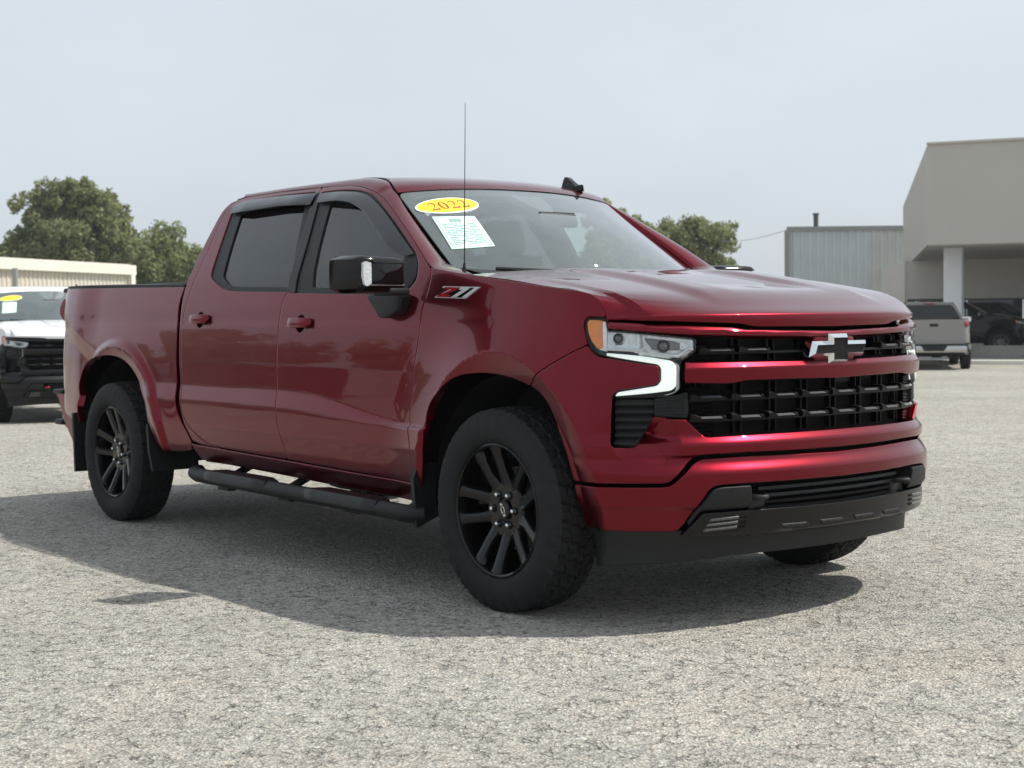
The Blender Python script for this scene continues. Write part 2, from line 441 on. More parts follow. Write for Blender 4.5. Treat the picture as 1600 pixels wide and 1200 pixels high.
def _ref():
    P = np.array([(.935, -.3), (.94, 0), (.920, .30), (.855, .58), (.755, .765), (.645, .878), (.51, .935), (.30, .962),
                  (0, .972), (-1, .972), (-2, .972), (-3, .972), (-4.1, .969), (-4.45, .958), (-4.66, .928), (-4.77, .87),
                  (-4.81, .78), (-4.82, .6), (-4.825, .2)])
    out = []
    for i in range(1, len(P) - 2):
        p0, p1, p2, p3 = P[i-1], P[i], P[i+1], P[i+2]
        d0 = max(np.linalg.norm(p1-p0), 1e-6)**.5; d1 = np.linalg.norm(p2-p1)**.5; d2 = np.linalg.norm(p3-p2)**.5
        m1 = (p2-p1) + d1*((p1-p0)/d0 - (p2-p0)/(d0+d1))*1.0
        m2 = (p2-p1) + d1*((p3-p2)/d2 - (p3-p1)/(d1+d2))*1.0
        m1 = d1*((p1-p0)/d0 - (p2-p0)/(d0+d1) + (p2-p1)/d1)
        m2 = d1*((p2-p1)/d1 - (p3-p1)/(d1+d2) + (p3-p2)/d2)
        t = np.linspace(0, 1, 120, endpoint=False)[:, None]
        out.append((2*t**3-3*t**2+1)*p1 + (t**3-2*t**2+t)*m1 + (-2*t**3+3*t**2)*p2 + (t**3-t**2)*m2)
    C = np.concatenate(out)
    s = np.r_[0, np.cumsum(np.linalg.norm(np.diff(C, axis=0), axis=1))]
    ss = np.arange(0, s[-1], .004)
    C = np.c_[np.interp(ss, s, C[:, 0]), np.interp(ss, s, C[:, 1])]
    Cm = np.concatenate([C[1:61][::-1]*np.array([1, -1]), C, C[-1] + (C[-1]-C[-2])*np.arange(1, 61)[:, None]])
    k = np.ones(41)/41
    Cs = np.c_[np.convolve(Cm[:, 0], k, 'same'), np.convolve(Cm[:, 1], k, 'same')]
    T = np.gradient(Cs, axis=0); T /= np.linalg.norm(T, axis=1)[:, None]
    N = np.c_[T[:, 1], -T[:, 0]]
    N = np.c_[np.convolve(N[:, 0], k, 'same'), np.convolve(N[:, 1], k, 'same')]
    N /= np.linalg.norm(N, axis=1)[:, None]
    Cs, N = Cs[60:-60], N[60:-60]
    return ss, Cs, N
REF_S, REF_C, REF_N = _ref()
def s_of_x(x): return np.interp(-np.asarray(x, float), -REF_C[:, 0], REF_S)
def s_of_y(y): return np.interp(np.asarray(y, float), REF_C[:250, 1], REF_S[:250])

PF = ([.20, .30, .345, .36, .46, .48, .55, .596, .603, .646, .655, .664, .672, .702, .709, .745, .80, .93, 1.02, 1.10, 1.145, 1.17, 1.20, 1.24, 1.4],
      [-.060, -.055, -.05, -.012, .010, .026, .035, .0352, .033, .006, .004, .010, .0165, .017, .0145, -.008, -.004, -.006, -.012, -.022, -.03, -.045, -.055, -.08, -.2])
PS = ([.30, .42, .47, .50, .60, .635, .78, .95, 1.02, 1.09, 1.162, 1.178, 1.25, 1.33, 1.40, 1.44, 1.76, 1.81, 1.86],
      [-.100, -.060, -.036, -.026, -.006, .000, .000, -.001, -.005, -.011, -.019, -.022, -.031, -.044, -.060, -.074, -.221, -.248, -.290])
FEATURES = []          # (polygon in s,z ; height ; chamfer)

def poly_sdf(P, s, z):
    """positive inside"""
    P = np.asarray(P, float); Q = np.roll(P, -1, 0)
    d = np.full(s.shape, 1e9); ins = np.zeros(s.shape, bool)
    for (ax, ay), (bx, by) in zip(P, Q):
        ex, ey = bx-ax, by-ay
        t = np.clip(((s-ax)*ex + (z-ay)*ey) / (ex*ex+ey*ey+1e-12), 0, 1)
        d = np.minimum(d, np.hypot(s-ax-t*ex, z-ay-t*ey))
        if by != ay:
            c = ((ay > z) != (by > z)) & (s < (bx-ax)*(z-ay)/(by-ay) + ax)
            ins ^= c
    return np.where(ins, d, -d)

def off(s, z):
    s = np.abs(np.asarray(s, float)); z = np.asarray(z, float)
    x = np.interp(s, REF_S, REF_C[:, 0])
    w = sstep(s_of_y(.66), s_of_x(.36), s)
    pf = hermite(*PF, z)
    ps = hermite(*PS, z)
    # door creases converging towards the front fender
    k = sstep(-1.9, -.62, x)
    zu = .842 - .118*k**1.6; zl = .752 - .040*k
    r = (zu - z) / (zu - zl); kk = 15.
    r = (np.logaddexp(0, kk*r) - np.logaddexp(0, kk*(r-1)))/kk
    low = .020*r - .020
    dm = sstep(.2, -.45, x)
    ps = ps + low*dm*(1-sstep(-4.0, -4.4, x))
    rf = np.hypot(x - .012, (z - .43)*.90)
    tt = np.clip((rf-.558)/.32, 0, 1)
    b = .040*(1-tt)**2 - .036*np.clip((.560-rf)/.08, 0, 1.15)
    b = b*(1-sstep(.98, 1.30, z))*sstep(1.05, .55, x)
    rr = np.hypot(x + 3.69, z - .43)
    b2 = .025*sstep(.668, .612, rr) + .012*(1-sstep(.64, .92, rr)) - .006*np.clip((.592-rr)/.035, 0, 1.2)
    b2 = b2*(1-sstep(1.05, 1.3, z))
    dl = s - (6.25 - (1.24-z)*2.69)
    ps = ps - .07*np.clip(dl, 0, .30)*sstep(1.25, 1.21, z)*sstep(-3.2, -3.6, x)
    o = (1-w)*pf + w*(ps + b + b2)
    for P, h, c in FEATURES:
        o = o + h*np.clip(poly_sdf(P, s, z)/c, 0, 1)
    return o

def S(s, z, lift=0.0):
    s = np.asarray(s, float); z = np.asarray(z, float)
    a = np.abs(s)
    o = off(s, z) + lift
    x = np.interp(a, REF_S, REF_C[:, 0]) + np.interp(a, REF_S, REF_N[:, 0])*o
    y = np.interp(a, REF_S, REF_C[:, 1]) + np.interp(a, REF_S, REF_N[:, 1])*o
    return np.stack([x, -np.where(s >= 0, 1, -1)*y, z + 0*x], -1)

def W(u, v, lift=0.0):
    """windshield: u -1 (passenger side) .. 1, v 0 (cowl) .. 1 (header)"""
    def f(u, v):
        a = np.abs(u)
        y = u*(.745 - .085*v - .03*sstep(.0, 1, v)*0)
        xb = -.30 - .29*a**2.4; xt = -1.055 - .09*a**2.2
        zb = 1.372 + .040*a**2; zt = 1.815 - .033*a**2.5
        bul = .024*np.sin(np.pi*np.clip(v, 0, 1))*(1-a**2)
        x = xb + (xt-xb)*v + bul*.5; z = zb + (zt-zb)*v + bul*.85
        return np.stack([x, y, z], -1)
    u = np.asarray(u, float); v = np.asarray(v, float)
    P = f(u, v)
    if np.any(lift != 0):
        e = 1e-3
        n = np.cross(f(u+e, v)-f(u-e, v), f(u, v+e)-f(u, v-e)); n /= np.linalg.norm(n, axis=-1)[..., None]
        n *= np.where(n[..., 2:3] < 0, -1, 1)
        P = P + n*lift
    return P
POLY = {
'rear_door': [(3.4365,1.856),(3.4136,1.8093),(3.4156,1.7538),(3.3534,1.5377),(3.362,1.3225),(3.3972,1.3136),(3.4218,1.2586),(3.4302,1.1714),(3.4308,1.0413),(3.4238,0.8224),(3.4061,0.7189),(3.3857,0.65),(3.3511,0.5641),(3.3464,0.4985),(3.6609,0.5052),(4.0394,0.5132),(4.1357,0.5176),(4.2456,0.546),(4.3655,0.6063),(4.4525,0.6937),(4.4596,0.7498),(4.5026,1.1166),(4.4914,1.224),(4.4723,1.2802),(4.4344,1.3815),(4.391,1.5457),(4.3864,1.7445),(4.3765,1.7904),(4.3594,1.8254),(4.26,1.8621),(3.8395,1.8654)],
'rear_hole': [(4.2487,1.4291),(4.2587,1.572),(4.2923,1.7639),(4.2859,1.8098),(4.2183,1.834),(3.8109,1.841),(3.4551,1.8322),(3.4285,1.7775),(3.3605,1.5476),(3.3597,1.3256),(3.9746,1.3425),(4.0652,1.3562),(4.1662,1.3891)],
'rear_glass': [(4.1165,1.4186),(4.1896,1.7718),(4.1418,1.7829),(3.5174,1.7934),(3.3435,1.3442),(3.967,1.3608),(4.0284,1.3723)],
'front_door': [(3.4365,1.856),(3.4136,1.8093),(3.4156,1.7538),(3.3534,1.5377),(3.362,1.3225),(3.3972,1.3136),(3.4218,1.2586),(3.4302,1.1714),(3.4308,1.0413),(3.4238,0.8224),(3.4061,0.7189),(3.3857,0.65),(3.3511,0.5641),(3.3464,0.4985),(2.7598,0.4827),(2.2179,0.4727),(2.1928,0.6299),(2.2461,0.7503),(2.2438,0.8089),(2.229,0.929),(2.1968,1.1399),(2.2059,1.2174),(2.1723,1.2888),(2.16,1.3576),(2.1668,1.3937),(2.1832,1.4109),(2.3698,1.5339),(2.6344,1.6842),(2.7714,1.7551),(2.8919,1.7981),(3.0489,1.8329),(3.2015,1.8463)],
'front_hole': [(3.3368,1.322),(3.3336,1.5274),(3.3959,1.7526),(3.4153,1.826),(3.2258,1.8252),(3.0197,1.8084),(2.8734,1.7745),(2.5856,1.6293),(2.325,1.4749),(2.2766,1.4223),(2.263,1.3603),(2.3197,1.3111),(2.3969,1.2956),(2.8366,1.3065)],
'front_glass': [(3.1578,1.3371),(3.2709,1.7799),(2.9627,1.7589),(2.823,1.7066),(2.4177,1.4786),(2.3868,1.3181)],
'sail': [(2.4073,1.4782),(2.3319,1.4695),(2.2917,1.4228),(2.2846,1.3664),(2.3332,1.3255),(2.3715,1.3178)],
'cab_corner': [(4.26,1.8621),(4.3594,1.8254),(4.3765,1.7904),(4.3864,1.7445),(4.391,1.5457),(4.4344,1.3815),(4.4723,1.2802),(4.4914,1.224),(4.5026,1.1166),(4.4596,0.7498),(4.4525,0.6937),(4.3655,0.6063),(4.2456,0.546),(4.1357,0.5176),(4.0412,0.5096),(4.2374,0.5149),(4.3581,0.5324),(4.4114,0.6075),(4.46,0.6934),(4.488,0.7873),(4.5142,1.0301),(4.532,1.1748),(4.5314,1.2916),(4.5184,1.3586),(4.5083,1.4044),(4.4253,1.7862),(4.3775,1.8412)],
'rocker': [(4.375,0.5136),(4.044,0.5043),(3.3509,0.4901),(2.7646,0.4747),(2.2169,0.4656),(2.2968,0.383),(2.8243,0.3923),(3.5998,0.4137),(4.3088,0.4281)],
'bed': [(4.526,1.3765),(4.5703,1.2744),(4.5556,1.1253),(4.5482,0.9304),(4.532,0.7859),(4.5112,0.6984),(4.4308,0.6065),(4.3757,0.5278),(4.3878,0.4806),(4.4812,0.4639),(4.6927,0.456),(4.7669,0.4917),(4.8105,0.5887),(4.8533,0.7365),(4.921,0.7924),(4.9934,0.8709),(5.0875,0.9319),(5.2028,0.971),(5.3558,0.9893),(5.5141,0.9819),(5.7578,0.9539),(5.8622,0.8925),(5.9155,0.7875),(5.9397,0.6462)],
'fender': [(2.1832,1.4109),(2.1668,1.3937),(2.16,1.3576),(2.1723,1.2888),(2.2059,1.2174),(2.1968,1.1399),(2.229,0.929),(2.2438,0.8089),(2.2461,0.7503),(2.1928,0.6299),(2.2387,0.4445),(2.1557,0.4469),(2.1225,0.5423),(2.0848,0.6914),(2.0835,0.7782),(2.0555,0.8298),(1.9924,0.8782),(1.9192,0.9259),(1.842,0.9513),(1.7332,0.9619),(1.6299,0.96),(1.5142,0.9475),(1.3964,0.9181),(1.3093,0.9844),(1.1784,1.0527),(1.1042,1.0819),(1.1198,1.1229),(1.1313,1.1568),(1.1288,1.1785),(1.1089,1.188),(1.0325,1.185),(1.0428,1.2163),(1.0719,1.2529),(1.1185,1.2768),(1.1988,1.2913),(1.3904,1.3133),(1.6117,1.3407),(1.8498,1.3655)],
'fascia': [(1.3964,0.9181),(1.3093,0.9844),(1.1784,1.0527),(1.1042,1.0819),(1.0841,1.0579),(1.0583,1.0412),(1.0367,1.0365),(0.8243,1.0034),(0.8148,0.9926),(0.8154,0.9474),(0.8276,0.9333),(0.9802,0.9101),(0.995,0.8933),(0.9992,0.7928),(1.0008,0.7214),(0.9911,0.7004),(0.9302,0.6987),(0.9094,0.7094),(0.8405,0.8131),(0.7707,0.8038),(0.7193,0.8028),(0.6439,0.7362),(0.3657,0.7386),(0.0,0.7384),(0.0,0.6636),(0.4985,0.6711),(0.6732,0.6667),(0.7082,0.6455),(0.7735,0.5803),(0.7894,0.5686),(0.812,0.5652),(0.9837,0.5632),(1.1802,0.5592),(1.2032,0.6557),(1.2419,0.7348),(1.2697,0.7953),(1.2841,0.8372),(1.3169,0.8783),(1.3589,0.9068)],
'bumper': [(1.1802,0.5492),(0.984,0.5523),(0.8121,0.5544),(0.7849,0.5578),(0.7644,0.5731),(0.7023,0.6351),(0.6654,0.6549),(0.4916,0.6578),(0.0,0.6516),(0.0,0.5544),(0.472,0.5567),(0.5315,0.5563),(0.6082,0.554),(0.6377,0.5432),(0.732,0.4029),(0.7555,0.3811),(1.0252,0.3779),(1.1634,0.3781),(1.1724,0.4652)],
'insert': [(0.6032,0.549),(0.4775,0.5509),(0.4652,0.4617),(0.6683,0.4575),(0.7101,0.4024),(0.7202,0.4173),(0.6328,0.5382)],
'skid': [(0.6627,0.4523),(0.4635,0.4552),(0.0,0.4514),(0.0,0.343),(0.3515,0.3539),(0.5707,0.3583),(0.747,0.3632),(0.7148,0.3976)],
'fog_slot': [(0.6335,0.4337),(0.5172,0.4387),(0.5269,0.3837),(0.6662,0.3761)],
'air_dam': [(1.1537,0.361),(1.0328,0.3661),(0.7432,0.3535),(0.5208,0.349),(0.0,0.3376),(0.0,0.2695),(0.5129,0.2732),(0.9004,0.2445),(1.1269,0.2315)],
'vent': [(0.9924,0.8849),(0.8338,0.8845),(0.8405,0.8152),(0.9095,0.7117),(0.9325,0.7011),(0.9888,0.7028),(0.9974,0.7214)],
'black_ribs': [(0.8328,0.8833),(0.7553,0.8894),(0.7355,0.9058),(0.7084,0.9053),(0.7094,0.8026),(0.8381,0.8142)],
'top_strip': [(1.0214,1.1705),(0.5045,1.1445),(0.4682,1.1358),(0.0,1.1257),(0.0,1.1005),(0.1883,1.1024),(0.6685,1.1121),(1.0178,1.1418)],
'hood_gap_top': [(1.0219,1.1753),(0.5028,1.1508),(0.4674,1.1407),(0.0,1.1345)],
'mid_bar': [(0.7209,1.0175),(0.1994,1.0138),(0.0,1.0115),(0.0,0.9363),(0.2046,0.9399),(0.4716,0.9417),(0.5199,0.9322),(0.5664,0.9309),(0.7228,0.9366)],
'upper_grille': [(0.6687,1.1073),(0.1885,1.1012),(0.0,1.0993),(0.0,1.0115),(0.1994,1.0138),(0.7209,1.0175),(0.713,1.0293),(0.6715,1.0549)],
'lower_grille': [(0.7303,0.9343),(0.5664,0.9309),(0.5199,0.9322),(0.4716,0.9417),(0.2046,0.9399),(0.0,0.9363),(0.0,0.7397),(0.3654,0.7397),(0.6436,0.7374),(0.7168,0.8028),(0.7316,0.8055)],
'headlight': [(1.1288,1.1785),(1.1089,1.188),(1.0325,1.185),(1.0233,1.1418),(0.9152,1.1338),(0.6663,1.1049),(0.6703,1.0537),(0.7183,1.0222),(0.7286,1.0105),(0.733,0.9153),(0.7528,0.8942),(0.8063,0.8854),(0.9973,0.8837),(0.9974,0.8932),(0.9802,0.9101),(0.8276,0.9333),(0.8154,0.9474),(0.8148,0.9926),(0.8243,1.0034),(1.0367,1.0365),(1.0583,1.0412),(1.0841,1.0579),(1.1042,1.0819),(1.1198,1.1229),(1.1313,1.1568)],
'amber': [(1.1164,1.1664),(1.11,1.1724),(1.0519,1.1695),(1.0413,1.0724),(1.0602,1.07),(1.087,1.094),(1.107,1.1277)],
'reflector': [(1.0311,1.1346),(0.9151,1.1267),(0.6794,1.1003),(0.6816,1.0574),(0.7279,1.0343),(0.8604,1.0477),(0.9145,1.0529),(1.0302,1.0652)],
'amber_rim': [(1.0477,1.1695),(1.0379,1.1694),(1.0254,1.1322),(1.0272,1.058),(1.0571,1.0652),(1.0398,1.07)],
'drl': [(1.0269,1.0532),(0.8898,1.0432),(0.7776,1.023),(0.7584,1.0038),(0.7598,0.9253),(0.7795,0.9089),(0.8423,0.9001),(0.99,0.8885),(0.9778,0.9065),(0.8252,0.9297),(0.8105,0.9474),(0.8099,0.9949),(0.8219,1.0069),(1.0263,1.0401)],
'pocket': [(0.9973,0.8765),(0.9958,0.6979),(0.9819,0.6694),(0.9457,0.6502),(0.7972,0.6449),(0.737,0.7203),(0.7707,0.8014),(0.7705,0.8205),(0.8331,0.8404),(0.8328,0.8833)],
'z71': [(2.1075,1.2767),(2.0707,1.3252),(1.7752,1.3108),(1.8172,1.2667)],
'cover_r': [(3.4238,1.8299),(3.4052,1.7564),(3.3461,1.5406),(3.3507,1.327),(3.3823,1.3276),(3.3879,1.5424),(3.4447,1.759),(3.4638,1.8295)],
'cover_f': [(3.3997,1.8282),(3.3726,1.7543),(3.3111,1.5391),(3.3056,1.3214),(3.3521,1.3207),(3.347,1.5375),(3.409,1.7534),(3.4108,1.8124)],
'mirror_foot': [(2.5825,1.2903),(2.4913,1.2228),(2.4605,1.1912),(2.3938,1.1908),(2.3168,1.2156),(2.2903,1.2909),(2.3906,1.3125),(2.5147,1.315)],
'lamp_frame': [(1.0278,1.0712),(0.8849,1.0646),(0.8725,1.0787),(0.8505,1.0571),(0.7451,1.0404),(0.7039,1.0696),(0.6812,1.0669),(0.6815,1.0598),(0.7018,1.0613),(0.7404,1.0321),(0.853,1.0488),(0.8713,1.0692),(0.8824,1.0562),(1.0274,1.0628)],
'lamp_divider': [(0.881,1.1193),(0.8735,1.118),(0.8675,1.0763),(0.8762,1.0764)],
'tail': [(6.323,1.3245),(6.3101,1.3165),(6.29,1.2419),(6.195,1.2412)],
}
PT = {
'handle_r': [(4.2926,1.1931)],
'cup_r': [(4.2847,1.1913)],
'handle_f': [(3.2303,1.1708)],
'cup_f': [(3.2171,1.1676)],
'proj1': [(0.979,1.1057)],
'proj2': [(0.7985,1.0756)],
'visor_r_top': [(4.3069,1.8147),(4.2234,1.8394),(3.8049,1.8371),(3.4335,1.8256)],
'visor_r_bot': [(4.2913,1.7709),(4.1243,1.7713),(3.7374,1.7779),(3.4371,1.765)],
'visor_f_top': [(3.4002,1.8216),(3.2168,1.8181),(3.0118,1.7999),(2.8945,1.7729),(2.7293,1.6977),(2.5932,1.625),(2.3352,1.4753)],
'visor_f_bot': [(3.3798,1.771),(3.1724,1.7684),(3.0186,1.7502),(2.8704,1.7035),(2.7163,1.6186),(2.5122,1.4997),(2.3851,1.4659)],
'slats_u': [(0.6557,1.0642),(0.5242,1.062),(0.5017,1.0616),(0.3444,1.0586),(0.3097,1.0604)],
'slats_l': [(0.7086,0.8839),(0.5401,0.8822),(0.3633,0.8838),(0.1297,0.8877),(0.7168,0.8028),(0.5519,0.8032)],
'posts': [(0.5116,0.9295),(0.3839,0.9137),(0.3412,0.9123),(0.1848,0.9195),(0.136,0.9178)],
'mirror_base': [(2.4296,1.191),(2.2996,1.2883)],
'antenna': [(1.9158,1.3942)],
'door_front_top': [(3.4365,1.856),(3.2015,1.8463),(3.0489,1.8329),(2.8919,1.7981),(2.7714,1.7551),(2.6344,1.6842),(2.3698,1.5339),(2.1832,1.4109),(2.0896,1.3914),(1.9663,1.3755),(1.8498,1.3655)],
'rear_top': [(4.26,1.8621),(3.8395,1.8654),(3.4365,1.856)],
}
# ---------------------------------------------------------------- the red truck
FEATURES.append((POLY['pocket'], -.066, .098))
_off0 = off
def off(s, z):
    a = np.abs(np.asarray(s, float))
    o = _off0(s, z)
    if FEATURES:                                   # the recess never cuts back past its outer edge
        P, h, c = FEATURES[0]
        o = np.where(a > .9925, o - h*np.clip(poly_sdf(P, a, np.asarray(z, float)+0*a)/c, 0, 1), o)
    return o
def S0(s, z, l=0.0):
    """body surface without the corner recess"""
    f = FEATURES[:]; FEATURES.clear()
    try: return S(s, z, l)
    finally: FEATURES.extend(f)

def circ(c, r, n=28, ry=None):
    ry = ry or r
    return [(c[0]+r*math.cos(2*math.pi*k/n), c[1]+ry*math.sin(2*math.pi*k/n)) for k in range(n)]
def sfn(s, z, l): return S0(np.array(s), np.array(z), l)

T = thing('pickup_truck', 'dark red crew-cab pickup truck with black wheels filling the middle of the lot', 'pickup truck')

# --- doors
HR, HF = PT['cup_r'][0], PT['cup_f'][0]
def door(name, poly, hole, glass_poly, gm, hpos, tint_label):
    d = panel('door', T, POLY[poly], M['red'], depth=.030, sp=.013, rad=.02, holes=[POLY[hole], circ(hpos, .043, 28, .040)], hole_rad=.03)
    panel('window_trim', d, POLY[hole], M['trim'], lift=-.006, depth=.03, sp=.03, rad=.03, gap=-.004, holes=[POLY[glass_poly]], hole_rad=.02)
    panel('window', d, POLY[glass_poly], gm, lift=-.015, depth=.003, sp=.04, rad=.02, gap=-.006)
    # handle cup and pull
    mb = MB(); rings = []
    for k, (rr, dp) in enumerate(((1.05, -.003), (1.0, -.02), (.85, -.042), (.5, -.05), (.02, -.052))):
        rings.append([sfn(a, b, dp) for a, b in circ(hpos, .043*rr, 28, .040*rr)])
    mb.grid([[rings[j][i] for j in range(len(rings))] for i in range(28)], close_u=True)
    c = mb.build('handle_cup', M['red'], d[0]); twin(c, d[1])
    mb = MB(); hc = (hpos[0], hpos[1]+.006); prof = []
    nL, L = 15, .112
    for i in range(nL):
        t = -1+2*i/(nL-1); e = (1-abs(t)**6)**.5
        hh = .025*max(e, .05); lf = .036 - .016*abs(t)**3
        ring = []
        for k in range(12):
            q = 2*math.pi*k/12; ce, se = math.cos(q), math.sin(q)
            ring.append(sfn(hc[0]+t*L, hc[1]+hh*abs(se)**.45*(1 if se > 0 else -1), lf-.012+.012*max(e, .05)*abs(ce)**.6*(1 if ce > 0 else -1)))
        prof.append(ring+[ring[0]])
    mb.grid(prof)
    for ring, rv in ((prof[0][:12], 1), (prof[-1][:12], 0)): mb.add(ring, [tuple(range(12))])
    h = mb.build('handle', M['red'], d[0]); twin(h, d[1])
    return d
RD = door('rear', 'rear_door', 'rear_hole', 'rear_glass', M['tint'], HR, 'dark')
FD = door('front', 'front_door', 'front_hole', 'front_glass', M['sideglass'], HF, 'clear')
for kk, pr in (('cover_r', RD), ('cover_f', FD)): panel('pillar_cover', pr, POLY[kk], M['gloss'], lift=.0015, depth=.004, sp=.03, rad=.002, gap=0)
panel('window_sail', FD, POLY['sail'], M['plastic'], lift=-.003, depth=.015, sp=.03, gap=-.004)

def visor(top, bot, par, ext):
    n = 40
    def rs(P):
        P = np.array(P); d = np.r_[0, np.cumsum(np.linalg.norm(np.diff(P, axis=0), axis=1))]
        q = np.linspace(0, d[-1], n); o = np.c_[np.interp(q, d, P[:, 0]), np.interp(q, d, P[:, 1])]
        for _ in range(4): o[1:-1] = (o[:-2]+2*o[1:-1]+o[2:])/4
        return o
    A, B = rs(top), rs(bot); rows = []
    for i in range(n):
        e = min(1, 4*min(i, n-1-i)/n+.25)
        row = []
        for t, l in ((0, .004), (.15, .012), (.4, .021), (.7, .028), (.93, .031), (1, .029), (.97, .025), (.6, .020), (.2, .004)):
            q = A[i]*(1-t)+B[i]*t; row.append(sfn(q[0], q[1], .003+l*e))
        rows.append(row)
    mb = MB().grid(rows); mb.add(rows[0], [tuple(range(9))]); mb.add(rows[-1], [tuple(range(9))])
    v = mb.build('window_visor', M['visor'], par[0]); twin(v, par[1])
visor(PT['visor_r_top'], PT['visor_r_bot'], RD, 0)
visor(PT['visor_f_top'], PT['visor_f_bot'], FD, 1)

# --- body sides
panel('cab_pillar', T, POLY['cab_corner'], M['red'], depth=.05, sp=.018, rad=.01)
panel('rocker', T, [(a, b+.004 if b > .45 else b) for a, b in POLY['rocker']], M['red'], depth=.08, sp=.012, rad=.01, lift=.006)
FN = panel('fender', T, POLY['fender'], M['red'], depth=.035, sp=.015, rad=.015)
bed_poly = list(POLY['bed'])[:-1] + [(5.876, .68), (5.868, .56), (5.90, .545), (6.05, .56), (6.27, .60), (6.33, .64), (6.352, .80), (6.352, 1.20), (6.345, 1.385), (6.28, 1.402), (5.6, 1.394)]
BD = panel('bed_side', T, bed_poly, M['red'], depth=.04, sp=.017, rad=.02)
def _tl(y, z, l): return np.stack([-4.815-l+0*y-.03*(np.asarray(y)/.8)**2*-1, y, z+0*y], -1)
TG = panel('tailgate', T, [(0., .64), (.755, .64), (.765, 1.37), (.74, 1.39), (0., 1.395)], M['red'], 'C', fn=_tl, depth=.05, sp=.05, rad=.02)
mb = MB(); mb.box((-4.822, 0, 1.24), (.02, .22, .075), None, .01); mb.build('handle', M['gloss'], TG)
for sg in (1, -1):
    lam = []
    for z in np.linspace(1.195, 1.335, 10):
        row = []
        for s in np.linspace(6.345, 6.52, 10):
            q = S0(np.array(s*sg), np.array(z), .026*math.sin(math.pi*min(1, max(0, (z-1.19)/.15)))**.5 + .002); row.append(q)
        row = [S0(np.array(6.345*sg), np.array(z), -.03)] + row + [S0(np.array(6.52*sg), np.array(z), -.03)]
        lam.append(row)
    tl = MB().grid(lam); tl.add(lam[0], [tuple(range(12))]); tl.add(lam[-1], [tuple(range(12))])
    tl.build('tail_lamp', M['taillens'], T)
    # painted corner post round the lamp
    for z0, z1 in ((.62, 1.19), (1.34, 1.39)):
        P = [[S0(np.array(s*sg), np.array(z), -.002) for s in np.linspace(6.34, 6.56, 9)] for z in np.linspace(z0, z1, 8)]
        MB().grid(P).build('bed_corner', M['red'], T)
# rear bumper with corner step
mb = MB(); mb.box((-4.85, 0, .585), (.15, 1.66, .21), None, .05); RBp = mb.build('rear_bumper', M['red'], T)
mb = MB(); mb.box((-4.855, 0, .705), (.17, 1.70, .035), None, .015); mb.box((-4.85, 0, .465), (.16, 1.5, .04), None, .01)
for sg in (1, -1):
    MB().prism([(-4.83, .735), (-4.70, .735), (-4.50, .43), (-4.58, .42), (-4.72, .55)], lambda a, b, d: (a, sg*d, b), .80, .885).build('bumper_end', M['red'], RBp, 20)
    mb.box((-4.80, sg*.86, .535), (.13, .07, .035), None, .012); mb.box((-4.775, sg*.86, .735), (.16, .09, .03), None, .012)
mb.build('step_pad', M['plastic'], RBp)
MB().prism([(-.34, .68), (.34, .68), (.25, .53), (-.25, .53)], lambda a, b, d: (d, a, b), -4.93, -4.90).build('plate_recess', M['plastic'], RBp, 20)
# bed rail cap and cover
for sg in (1, -1):
    rows = []
    for s in np.linspace(4.535, 6.33, 40):
        z = np.interp(s, [4.53, 5.6, 6.28, 6.36], [1.378, 1.396, 1.404, 1.39])
        p = S0(np.array(s*sg), np.array(z), -.002); q = p.copy(); q[1] -= sg*-.0; inn = p + np.array([0, sg*.075, .004])
        rows.append([p + [0, 0, -.004], p + [0, 0, .012], inn + [0, 0, .014], inn + [0, 0, -.05]])
    MB().grid(rows).build('bed_rail', M['plastic'], T, 30)
mb = MB(); mb.box((-3.82, 0, 1.392), (1.96, 1.68, .03), None, .012); mb.build('bed_cover', M['plastic'], T)

# --- front: bumper cover, bars, grille
FA = panel('fascia', T, POLY['fascia'], M['red'], 'C', depth=.07, sp=.010, rad=.012)
BU = panel('front_bumper', T, POLY['bumper'], M['red'], 'C', fn=S0, depth=.06, sp=.0095, rad=.014, lift=.004, edge=1.0)
panel('bumper_insert', BU, POLY['insert'], M['plastic'], fn=S0, lift=.012, depth=.08, sp=.03, rad=.01)
SK = panel('skid_plate', BU, POLY['skid'], M['gloss'], 'C', fn=S0, lift=.022, depth=.08, sp=.025, rad=.008, holes=[])
def _fs(k):
    a, b, c, d = [np.array(q) for q in POLY['fog_slot']]
    t0, t1 = k/3+.03, (k+1)/3-.05
    return [tuple(a+(d-a)*t0), tuple(b+(c-b)*t0), tuple(b+(c-b)*t1), tuple(a+(d-a)*t1)]
for k in range(3): panel('fog_lamp', SK, _fs(k), M['fog'], fn=S0, lift=.026, depth=.02, sp=.03, rad=.006)
for k in range(3):
    a, b, c, d = _fs(k); panel('fog_slot', SK, [(b[0]-.006, b[1]), (b[0]-.036, b[1]), (c[0]-.034, c[1]), (c[0]-.004, c[1])], M['dark'], fn=S0, lift=.0245, depth=.01, sp=.03, rad=.004)
for k, sc in enumerate((.33, .13, -.07, -.27)):
    panel('skid_slot', SK, [(sc, .392), (sc-.135, .390), (sc-.155, .366), (sc-.02, .368)], M['plastic'], '1', fn=S0, lift=.027, depth=.012, sp=.04, rad=.008)
AD = panel('air_dam', T, [(a, b+(.03 if b > .33 else 0)) for a, b in POLY['air_dam']], M['plastic'], 'C', fn=S0, depth=.03, sp=.025, rad=.01, lift=.0)
LO = [(.60, .56), (.60, .445), (0., .445), (0., .56)]
panel('lower_intake', BU, LO, M['dark'], 'C', fn=S0, lift=-.075, depth=.01, sp=.05)
